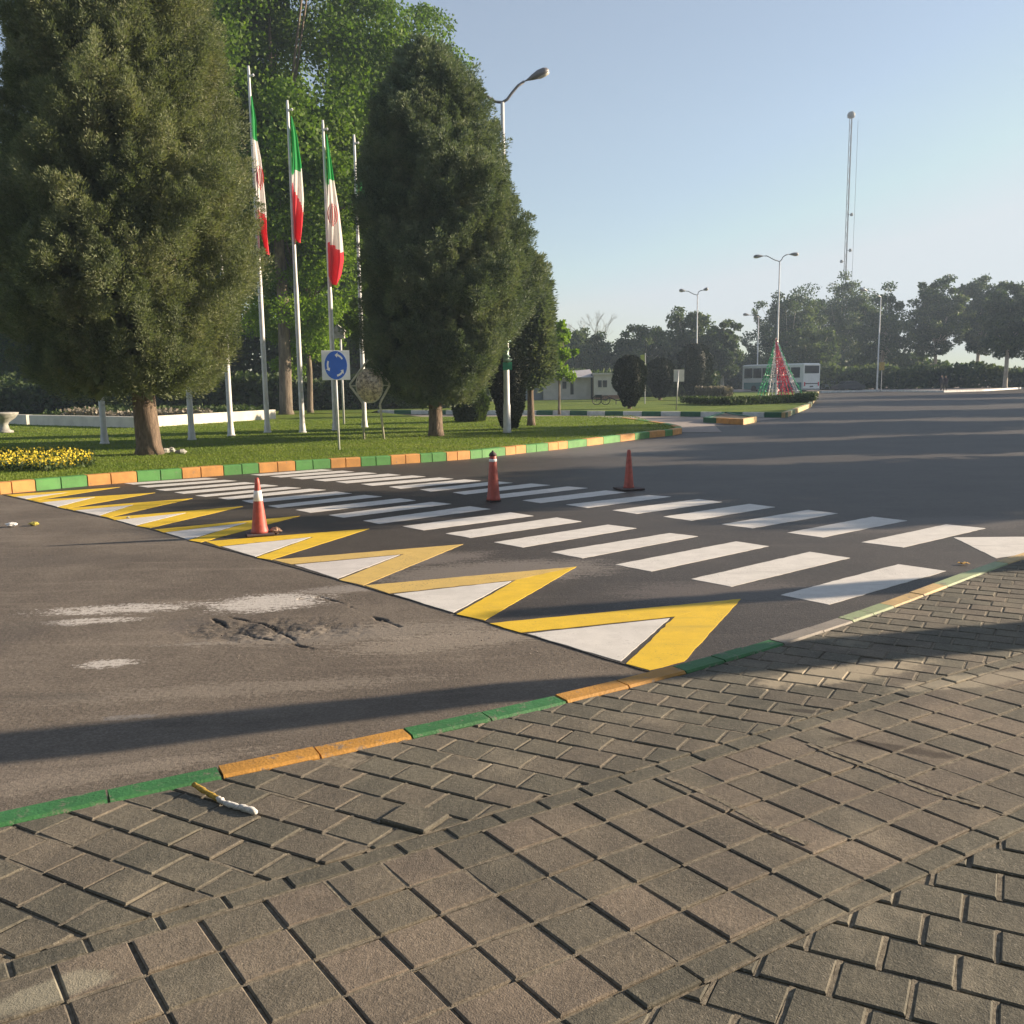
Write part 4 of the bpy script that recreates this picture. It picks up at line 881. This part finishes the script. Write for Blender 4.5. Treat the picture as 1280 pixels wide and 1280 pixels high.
# small post with a box behind the flagpole
b=at(430,530,ZL); t=empty('lantern_post',b,'thin white post topped by a small grey gabled box behind the roundabout sign','post'); hz=P(430,423,b.y).z-ZL; s=MB(); s.tube([(0,0,0),(0,0,hz)],.05,8); s.build('post',M_pole,t,True)
s=MB(); k=b.y/F; s.box((-8*k,-.15,hz),(5*k,.15,hz+8*k),0,.01); s.build('box',M_stone,t); s=MB(); s.add([(-10*k,-.2,hz+8*k),(8*k,-.2,hz+8*k),(-3*k,-.2,hz+17*k),(-10*k,.2,hz+8*k),(8*k,.2,hz+8*k),(-3*k,.2,hz+17*k)],[(0,1,2),(5,4,3),(0,3,4,1),(1,4,5,2),(2,5,3,0)]); s.build('roof',M_stone,t)
# blank white sign, pennant, yellow sign
b=at(845,513,ZL); t=empty('notice_sign',b,'small blank whitish notice board on a thin post at the median kerb','sign'); k=b.y/F; z0=P(845,477,b.y).z-ZL; z1=P(845,462,b.y).z-ZL
s=MB(); s.tube([(0,0,-.1),(.12,0,z1-.05)],.035,8); s.build('post',M_steel,t,True); s=MB(); s.box((-4*k,-.05,z0),(10*k,-.03,z1),0,.004,R(14)); s.build('board',simple('faded board',(.55,.53,.48),.6,0,.1,9),t)
b=at(806,505,ZL); t=empty('pennant_pole',b,'slim pole with a narrow yellow green pennant between the clipped shrubs','banner'); k=b.y/F; z1=P(806,443,b.y).z-ZL; z0=P(806,463,b.y).z-ZL
s=MB(); s.tube([(0,0,0),(0,0,z1+.1)],.04,8); s.build('pole',M_steel,t); s=MB(); s.add([(-.05,-.03,z1),(-6*k,-.08,z1-.05),(-5*k,-.02,z0+.3),(-.3*k,-.1,z0),(-.05,-.0,z1-.02),(-6*k,-.04,z1-.07),(-5*k,.02,z0+.3),(-.3*k,-.06,z0)],[(0,1,2,3),(7,6,5,4),(0,4,5,1),(1,5,6,2),(2,6,7,3),(3,7,4,0)]); s.build('pennant',simple('yellow green cloth',(.42,.45,.10),.8),t)
b=at(1095,489,ZL); b.y-=1.5; t=empty('yellow_sign',b,'small yellow board on a thin post beside the single arm street lamp','sign'); k=b.y/F; z1=P(1094,453,b.y).z-ZL; z0=P(1094,463,b.y).z-ZL
s=MB(); s.tube([(0,0,0),(0,0,z0)],.05,8); s.build('post',M_steel,t); s=MB(); s.box((-3.4*k,-.04,z0),(3*k,0,z1),0,.01); s.build('board',simple('yellow board',(.42,.28,.05),.6),t)

# ---------------------------------------------------------------- traffic cones
def cone(px,py,top,rb,rt,label,bands,basew=None,tilt=0,sx=1.0,cap=False):
    b=at(px,py); k=b.y/F; h=P(px,top,b.y).z; t=empty('traffic_cone',b,label,'traffic cone','traffic cones on the crossing'); t.rotation_euler=(0,tilt,R(20))
    z0=.035; rB=rb*k; rT=rt*k; rad=lambda z:rB+(rT-rB)*((z-z0)/(h-z0))
    s=MB(); zs=[z0,z0+.03]+[h*f for f in (.15,.3,.45,.6,.75,.9)]+[h-.02]
    s.lathe([(rad(z0)*1.12,z0),(rad(z0)*1.04,z0+.03)]+[(rad(z),z) for z in zs[2:]]+[(rT*.6,h)],28,0,sx=1); s.build('body',M_red,t,True)
    for (y0,y1) in bands:
        za=P(px,y1,b.y).z; zb=P(px,y0,b.y).z; s=MB(); s.lathe([(rad(za)+.0005,za),(rad(za)+.003,za+.002),(rad(zb)+.003,zb-.002),(rad(zb)+.0005,zb)],28); s.build('band',M_refl,t,True)
    if basew:
        s=MB(); w2=basew*k/2; s.box((-w2,-w2,.008),(w2,w2,z0+.004),0,.010); 
        for sx_ in (-1,1):
            for sy_ in (-1,1): s.box((sx_*w2*.75-.03,sy_*w2*.75-.03,0),(sx_*w2*.75+.03,sy_*w2*.75+.03,.009))
        s.build('base',M_rub,t)
    if cap:
        s=MB(); s.lathe([(rT*1.3,h-.02),(rT*1.0,h+.02),(rT*.35,h+.05),(rT*.2,h+.07)],12); s.build('broken_tip',M_rub,t,True)
    return t
cone(325,669,597,10.4,2.4,'red cone with a broad white band, standing between the yellow triangles',[(613,626)],34)
cone(617,627,568,8.2,4.2,'dusty dull red cone with a torn tip in the middle of the crossing',[(573.5,577)],15,cap=True)
cone(786,612,562,6.4,2.2,'plain red cone on a wide flat base, farthest right on the crossing',[],30)
# crumpled rag beside the first cone
def crumple(name,px,py,w_,h_,mat,label,cat,z=0.0,dx=0):
    b=at(px,py,z); s=MB(); n=9;seg=12;vs=[]
    for i in range(n):
        th=math.pi*i/(n-1)
        for j in range(seg):
            a=2*math.pi*j/seg; r=1+random.gauss(0,.22); vs.append((w_/2*math.sin(th)*math.cos(a)*r,w_/2*.8*math.sin(th)*math.sin(a)*r,h_/2+h_/2*math.cos(th)*(1+random.gauss(0,.12))))
    s.add(vs,[(i*seg+j,(i+1)*seg+j,(i+1)*seg+(j+1)%seg,i*seg+(j+1)%seg) for i in range(n-1) for j in range(seg)]); o=s.build(name,mat); o.location=b; tag(o,label,cat); return o
crumple('rag',344.5,668,.15,.10,simple('dusty rag',(.38,.24,.17),.9,0,.3,30),'crumpled dusty rag at the foot of the white banded cone','rag')
crumple('paper_scrap',15,658,.16,.06,M_refl,'crumpled white paper scrap on the worn road at the left edge','litter')
crumple('yellow_wrapper',43,656.5,.14,.05,simple('yellow wrapper',(.5,.42,.08),.6,0,.4,40),'crumpled yellow wrapper beside the white paper scrap','litter')
crumple('white_pebble',160,648,.05,.03,M_stone,'tiny pale stone on the worn road near the first triangles','stone')
# fallen leaf
b=at(1203,706); s=MB(); out=[(0,0),(.03,.025),(.07,.03),(.05,.0),(.08,-.02),(.03,-.03),(-.01,-.05),(-.03,-.02),(-.06,0),(-.03,.02)]
s.add([(x,y,.012+.02*abs(math.sin(x*40))) for x,y in out]+[(x,y,.009+.02*abs(math.sin(x*40))) for x,y in out],[tuple(range(10)),tuple(range(19,9,-1))]); o=s.build('fallen_leaf',simple('dry leaf',(.55,.33,.08),.8,0,.4,60)); o.location=b; tag(o,'curled dry yellow leaf on the road near the right kerb','leaf')
# paint stained stick on the pavers
q0=at(243,988,ZS); q1=at(283,1008,ZS); q2=at(321,1019,ZS); t=empty('paint_stick',q0,'bent paint covered stick on the pavers, yellow at one end and white at the other','stick')
def knobbly(pts,rad,mat,name):
    s=MB(); o=s; n=len(pts); P2=[];R2=[]
    for i in range(n-1):
        for k in range(7): f=k/7; P2.append(pts[i].lerp(pts[i+1],f)+Vector((random.gauss(0,.0015),random.gauss(0,.0015),random.gauss(0,.0012)))); R2.append((rad[i]*(1-f)+rad[i+1]*f)*(1+random.gauss(0,.10)))
    P2.append(pts[-1]); R2.append(rad[-1]*.6); s.tube(P2,R2,10); return s.build(name,mat,t,True)
z_=Vector((0,0,.020)); a=q0-q0; m1=(q1-q0)
knobbly([a+z_+Vector((0,0,.01)),m1*.5+z_,m1*.82+z_*.8],[.012,.013,.012],simple('dried yellow paint',(.45,.29,.05),.7,0,.45,70,.4,.6),'yellow_end')
knobbly([m1*.75+z_*.9,m1*1.0+z_*.7,(m1+(q2-q0))/2+z_*.7,(q2-q0)+z_*.75],[.014,.012,.014,.017],simple('dried white paint',(.72,.70,.68),.7,0,.25,70,.4,.7),'white_end')
# rubble
def stone(px,py,r,z,label,group=None,mat=M_stone):
    b=at(px,py,z); s=MB(); n=7;seg=9;vs=[]; sx,sy,szz=random.uniform(.8,1.4),random.uniform(.7,1.1),random.uniform(.4,.7)
    for i in range(n):
        th=math.pi*i/(n-1)
        for j in range(seg): a=6.283*j/seg; rr_=r*(1+random.gauss(0,.12)); vs.append((rr_*sx*math.sin(th)*math.cos(a),rr_*sy*math.sin(th)*math.sin(a),rr_*szz*(math.cos(th)+.6)))
    s.add(vs,[(i*seg+j,(i+1)*seg+j,(i+1)*seg+(j+1)%seg,i*seg+(j+1)%seg) for i in range(n-1) for j in range(seg)]); o=s.build('stone',mat); o.location=b; return tag(o,label,'stone',group)
stone(206,566,.16,ZL,'left pale stone at the foot of the huge conifer'); stone(214,565,.13,ZL,'middle pale stone at the foot of the huge conifer'); stone(226,567,.17,ZL,'right pale stone at the foot of the huge conifer')
# loose gravel around the broken asphalt
s=MB()
for k in range(900):
    c=random.choice([ph,ph,pB,pC,at(320,800),at(690,790),at(720,815)]); x=c.x+random.gauss(0,.4); y=c.y+random.gauss(0,.16)
    if (x-B0.x)*bn.x+(y-B0.y)*bn.y<.05 or y<kerb_y(max(x,xa))+.2: continue
    r=random.uniform(.003,.010); q=[Vector((x,y,.0))+Vector((random.gauss(0,1),random.gauss(0,1),abs(random.gauss(0,.7)))).normalized()*r for _ in range(5)]; zz_=.0
    dkk=y-kerb_y(max(min(x,xb),xa)); lift=.0 if dkk>1.3 else .03
    s.add([(v.x,v.y,v.z+lift) for v in q],[(0,1,2),(0,2,3),(0,3,4),(1,2,4),(1,3,2),(0,4,1)])
tag(s.build('loose_gravel',simple('gravel',(.22,.19,.17),.9,0,.4,50)),kind='stuff')

# ---------------------------------------------------------------- low house
Yh=at(720,499.5,ZL).y; gz=ZL; hx=lambda x,y,Y_=Yh:P(x,y,Y_)
b=Vector((hx(718,495).x,Yh,gz)); t=empty('low_house',b,'low whitewashed house with a sloping roof behind the lawn','house')
M_wall=simple('whitewash',(.62,.57,.55),.85,0,.12,1,.3,.2); M_gd=simple('grey metal door',(.22,.24,.29),.6,0,.1,2); M_roof=simple('pale roof sheet',(.42,.40,.42),.7,0,.15,2); M_win=simple('dark window glass',(.03,.035,.05),.15,0,.2,3); M_plinth=simple('reddish plinth',(.30,.17,.13),.9)
def hb(s,x0,x1,y0,y1,dy0,dy1,m=0):    # box by picture columns and rows at the house
    a=hx(x0,y0)-b; c=hx(x1,y1)-b; s.box((min(a.x,c.x),dy0,max(0,min(a.z,c.z)) if y1>499 else min(a.z,c.z)),(max(a.x,c.x),dy1,max(a.z,c.z)),m)
s=MB(); hb(s,679,741,470,501,0,6); hb(s,741,774,468,501,-1.2,6.003); s.build('wall',M_wall,t)
s=MB(); hb(s,655,679,478,501,.3,5.5); s.build('metal_shed',M_gd,t)
s=MB(); z=hx(700,474).z-b.z; zt=hx(700,463).z-b.z; x0=hx(676,470).x-b.x; x1=hx(741,470).x-b.x
s.add([(x0,-.7,z),(x1,-.7,z+.1),(x1,3,zt),(x0+1.5,3,zt-.25),(x0,-.7,z+.1),(x1,-.7,z+.2),(x1,3,zt+.1),(x0+1.5,3,zt-.15),(x0,6.3,z+.1),(x1,6.3,z+.2)],[(3,2,1,0),(4,5,6,7),(0,1,5,4),(1,2,6,5),(3,0,4,7),(7,6,9,8)]); s.build('roof',M_roof,t)
s=MB(); a=hx(740,467)-b; c=hx(775,470)-b; s.box((a.x,-1.45,a.z-.12),(c.x,6.2,a.z+.03)); s.build('parapet',M_wall,t)
for (x0_,x1_,yy0,yy1,dy) in ((746,750.5,475.5,484,-1.2),(752,757,475.5,484,-1.2),(703,708,477,486,0)):
    s=MB(); hb(s,x0_,x1_,yy0,yy1,dy-.04,dy-.005); wo=s.build('window',M_win,t)
    s=MB(); hb(s,x0_-.6,x1_+.6,yy1,yy1+.7,dy-.10,dy-.002); s.build('sill',M_wall,wo)
s=MB(); hb(s,713,717,478,493,-.05,-.005); s.build('door',M_dark,t)
s=MB(); hb(s,741.5,773.5,494,498.5,-1.24,-1.203); s.build('plinth',M_plinth,t)
s=MB(); hb(s,738.5,740.6,468,499,-.12,-.01); s.build('drain_pipe',M_dark,t)
# cart by the house
b=at(758,506,ZL); k=b.y/F; t=empty('handcart',b,'small dark two wheeled handcart with a box parked before the low house','cart')
for xw in (-12*k,-1*k):
    s=MB(); rw=5.5*k; c=Vector((xw,0,rw+.02)); s.tube([c+Vector((rw*math.cos(a),0,rw*math.sin(a))) for a in np.linspace(0,6.2832,25)],.03,6,cap=False)
    for a in np.linspace(0,math.pi,5)[:-1]: s.tube([c+Vector((rw*math.cos(a),0,rw*math.sin(a))),c-Vector((rw*math.cos(a),0,rw*math.sin(a)))],.008,4)
    s.build('wheel',M_dark,t)
s=MB(); s.box((-14*k,-.2,9*k),(-6*k,.2,12.5*k),0,.01); s.build('box',M_dark,t); s=MB(); s.tube([(-13*k,0,7*k),(0,0,6*k),(4*k,0,9*k),(12*k,0,5.5*k),(17*k,0,5*k)],.035,6); s.tube([(12*k,0,5.5*k),(12*k,0,0)],.03,6); s.build('frame',M_dark,t)

# ---------------------------------------------------------------- coach, cars, people
b=at(1014,491); t=empty('coach',b,'white parked coach seen from behind at the end of the median, dark side windows','coach',rz=0)
t.rotation_euler.z=R(30); hB=P(1010,454,b.y).z; wB=29*b.y/F; Lb=11
M_bw=simple('coach white',(.75,.76,.75),.4,0,.06,1); M_bg=simple('coach glass',(.015,.022,.03),.5,0,.1,2,.2); M_bt=simple('coach teal panel',(.08,.22,.24),.4,0,.1,2)
s=MB(); s.box((-wB/2,0,.35),(wB/2,Lb,hB),0,.14); s.build('body',M_bw,t)
s=MB(); s.box((-wB/2+.2,-.02,hB*.66),(wB/2-.2,.05,hB*.92),0,.01); s.build('rear_window',M_bg,t)
s=MB()
for k in range(6): s.box((-wB/2-.015,.6+k*1.7,hB*.52),(-wB/2+.03,2.15+k*1.7,hB*.87),0,.005)
s.build('side_window',M_bg,t)
s=MB(); s.box((-wB/2-.012,.3,.5),(-wB/2+.02,Lb-.3,hB*.36)); s.build('side_panel',M_bt,t)
for (x,y) in ((-wB/2+.14,2.6),(wB/2-.14,2.6),(-wB/2+.14,8.8),(wB/2-.14,8.8)):
    s=MB(); s.tube([(x-.16,y,.5),(x+.16,y,.5)],.5,18); wo=s.build('wheel',M_dark,t)
for x in (-wB/2+.25,wB/2-.25):
    s=MB(); s.box((x-.1,-.03,.9),(x+.1,.02,1.4),0,.01); s.build('tail_light',F_r,t)
s=MB(); s.box((-wB/2+.3,-.025,hB*.30),(wB/2-.3,.02,hB*.33)); s.box((-.3,-.03,.75),(.3,.02,.9)); s.build('engine_grille',M_dark,t)
s=MB(); s.box((-wB/2+.05,-.14,.42),(wB/2-.05,.03,.62),0,.03); s.build('bumper',M_steel,t)
def car(px,py,rz,mat,label,Ydd=None):
    b=at(px,py); t=empty('parked_car',b,label,'car','cars parked beyond the coach',rz); s=MB(); prof=[(-2.1,.35),(-2.15,.75),(-1.75,.92),(-1.2,.98),(-.65,1.42),(.75,1.45),(1.4,.98),(2.05,.88),(2.15,.55),(2.1,.35)]
    n=len(prof); vs=[(x,-.82+(0.12 if z>1.2 else 0),z) for x,z in prof]+[(x,.82-(0.12 if z>1.2 else 0),z) for x,z in prof]; s.add(vs,[tuple(range(n)),tuple(range(2*n-1,n-1,-1))]+[(i,i+n,(i+1)%n+n,(i+1)%n) for i in range(n)]); s.build('body',mat,t)
    s=MB()
    for sd in (-1,1): s.add([(-1.0,sd*.825,1.0),(.02,sd*.825,1.0),(.02,sd*.72,1.37),(-.6,sd*.72,1.36)],[(0,1,2,3)]); s.add([(.08,sd*.825,1.0),(1.2,sd*.825,1.0),(.72,sd*.72,1.37),(.08,sd*.72,1.37)],[(0,1,2,3)])
    s.add([(-1.21,-.6,1.0),(-1.21,.6,1.0),(-.69,.55,1.4),(-.69,-.55,1.4)],[(0,1,2,3)]); s.add([(1.42,-.6,1.0),(1.42,.6,1.0),(.8,.55,1.43),(.8,-.55,1.43)],[(0,1,2,3)]); s.build('window_glass',M_bg,t)
    for x in (-1.35,1.35):
        for y in (-.75,.75): s=MB(); s.tube([(x,y-.1,.32),(x,y+.1,.32)],.32,16); s.build('wheel',M_dark,t)
    for y in (-.55,.55): s=MB(); s.box((2.1,y-.15,.62),(2.17,y+.15,.76)); s.build('headlight',M_glass,t)
car(1041,489,R(8),simple('pale car paint',(.35,.38,.42),.3,.2,.05),'pale grey car parked right beside the coach')
car(1060,489.5,R(12),simple('dark car paint',(.04,.045,.06),.3,.2,.05),'dark car parked right of the pale grey one')
def person(px,py,top,rz,label,col,stride):
    b=at(px,py); h=P(px,top,b.y).z; k=h/1.75
    J=[((0,0,.95),(.15,.11)),((0,0,1.15),(.135,.10)),((0,.0,1.38),(.17,.11)),((0,0,1.50),(.06,.06)),((0,-.01,1.60),(.085,.095)),((0,-.01,1.70),(.075,.085)),
       ((-.19,0,1.40),(.055,.055)),((-.23,.03,1.13),(.042,.042)),((-.22,-.04,.88),(.032,.032)),((-.22,-.07,.80),(.035,.02)),
       ((.19,0,1.40),(.055,.055)),((.23,.03,1.13),(.042,.042)),((.22,-.05,.88),(.032,.032)),((.22,-.08,.80),(.035,.02)),
       ((-.10,0,.88),(.09,.09)),((-.11,-stride*.4,.48),(.06,.06)),((-.11,-stride*.2,.08),(.04,.04)),((-.11,-stride*.2-.14,.03),(.04,.03)),
       ((.10,0,.88),(.09,.09)),((.11,stride*.2,.48),(.06,.06)),((.11,stride*.5,.08),(.04,.04)),((.11,stride*.5-.14,.03),(.04,.03))]
    E_=[(0,1),(1,2),(2,3),(3,4),(4,5),(2,6),(6,7),(7,8),(8,9),(2,10),(10,11),(11,12),(12,13),(0,14),(14,15),(15,16),(16,17),(0,18),(18,19),(19,20),(20,21)]
    me=bpy.data.meshes.new('person'); me.from_pydata([j[0] for j in J],E_,[]); o=bpy.data.objects.new('person',me); C.objects.link(o)
    me.skin_vertices.new() if hasattr(me.skin_vertices,'new') and len(me.skin_vertices)==0 else None
    md=o.modifiers.new('skin','SKIN'); 
    if len(me.skin_vertices)==0:
        import bmesh; bm=bmesh.new(); bm.from_mesh(me); ly=bm.verts.layers.skin.verify(); bm.to_mesh(me); bm.free()
    for i,j in enumerate(J): me.skin_vertices[0].data[i].radius=j[1]; me.skin_vertices[0].data[i].use_root=(i==0)
    o.modifiers.new('sub','SUBSURF').levels=1; o.modifiers['sub'].render_levels=1
    m,t_,bs=newmat('clothes'); tc=N(t_,'ShaderNodeTexCoord'); sp=N(t_,'ShaderNodeSeparateXYZ'); t_.links.new(tc.outputs['Object'],sp.inputs[0]); c=ramp(t_,math_(t_,'DIVIDE',sp.outputs[2],1.8),[(0,(.02,.02,.022)),(.53,(.02,.02,.025)),(.54,col),(.83,col),(.84,(.35,.22,.16)),(.93,(.35,.22,.16)),(.95,(.015,.012,.01))])
    t_.nodes[-1]; t_.links.new(c,bs.inputs['Base Color']); bs.inputs['Roughness'].default_value=.8
    me.materials.append(m); o.location=b; o.scale=(k,k,k); o.rotation_euler.z=rz; tag(o,label,'person')
person(1176,490,468.5,R(10),'left of two distant people in dark clothes walking on the far road edge',(.03,.03,.045),.25)
person(1181,490,469,R(-15),'right of two distant people in dark clothes walking on the far road edge',(.05,.04,.045),-.25)

# ---------------------------------------------------------------- street trees just outside the frame on the right; their shadows cross the road
def street_tree(x,y,h,cr,ch,tr,label,n=60,nl=220,leaf=.3,low=.3,seed=50):
    t=empty('street_tree',(x,y,ZS),label,'tree','street trees along the near kerb'); broadleaf_mesh('crown',h,cr,ch,n,nl,leaf,L_brd,tr,M_bark2,t,(),low,seed,1.15); return t
street_tree(12.5,8.50,12.5,3.2,6.6,.36,'street tree on the near pavement outside the right of the picture',low=.5,seed=51)
street_tree(25.5,21.9,9.0,3.8,7.8,.3,'bushy street tree beyond the right of the picture',n=110,low=.12,seed=52)
street_tree(30,31.5,8.0,3.0,6.4,.3,'farther street tree beyond the right of the picture',n=80,low=.12,seed=53)
street_tree(37,42,12.0,4.2,9.6,.3,'tall street tree far along the right kerb',n=110,low=.12,seed=54)
street_tree(47,55,12.0,4.6,9.6,.3,'tall street tree farthest along the right kerb',n=100,low=.12,seed=55)
street_tree(60,76,13.0,6,10.5,.3,'broad street tree farther along the right kerb, out of the picture',n=120,low=.1,leaf=.4,seed=56)
street_tree(76,96,13.0,7,10.5,.3,'broadest street tree near the far end of the right kerb, out of the picture',n=120,low=.1,leaf=.4,seed=57)
b=Vector((14.5,11.25,ZS)); t=empty('cone_shrub',b,'narrow cone shaped evergreen on the near pavement outside the picture','shrub')
n=9000; z=.15+4.1*rng.random(n); a=rng.random(n)*6.283; r=.55*(1-z/4.5)*(.5+.5*rng.random(n))+.03
blades_mesh('foliage',np.stack([r*np.cos(a),r*np.sin(a),z],1),unit(n)+np.array([0,0,.6]),.14,.07,L_hdg,t); s=MB(); s.tube([(0,0,-.05),(0,0,3.8)],[.07,.02],8); s.build('stem',M_bark,t)

# unseen trees added behind the camera to take away part of the open sky
src=[o for o in C.objects if o.get('label','').startswith('bushy street tree')][0]
for x,y,sc_,lb in ((-22,-10,1.5,'leftmost of the added sky blocking trees behind the photographer'),(-13,-8.5,1.6,'second added sky blocking tree from the left behind the photographer'),(-4,-9.5,1.7,'added sky blocking tree right behind the photographer'),(5,-8.5,1.6,'second added sky blocking tree from the right behind the photographer'),(14,-9.5,1.6,'rightmost of the added sky blocking trees behind the photographer')):
    c_=copy_tree(src); c_.location=(x,y,ZS); c_.scale=(sc_,)*3; c_.rotation_euler.z=x; c_['label']=lb; c_['group']='added sky blocking trees behind the photographer'
# ---------------------------------------------------------------- haze
mb=MB(); mb.box((-130,-14,-1.2),(150,240,66)); hz_=mb.build('haze',[]); hm,ht,hb_=newmat('haze'); 
for n_ in list(ht.nodes):
    if n_.type!='OUTPUT_MATERIAL': ht.nodes.remove(n_)
pv_=ht.nodes.new('ShaderNodeVolumePrincipled'); pv_.inputs['Color'].default_value=(.62,.78,1,1); pv_.inputs['Density'].default_value=.0007; pv_.inputs['Anisotropy'].default_value=.2
ht.links.new(pv_.outputs[0],[n_ for n_ in ht.nodes if n_.type=='OUTPUT_MATERIAL'][0].inputs['Volume']); hz_.data.materials.clear(); hz_.data.materials.append(hm); tag(hz_,kind='stuff')
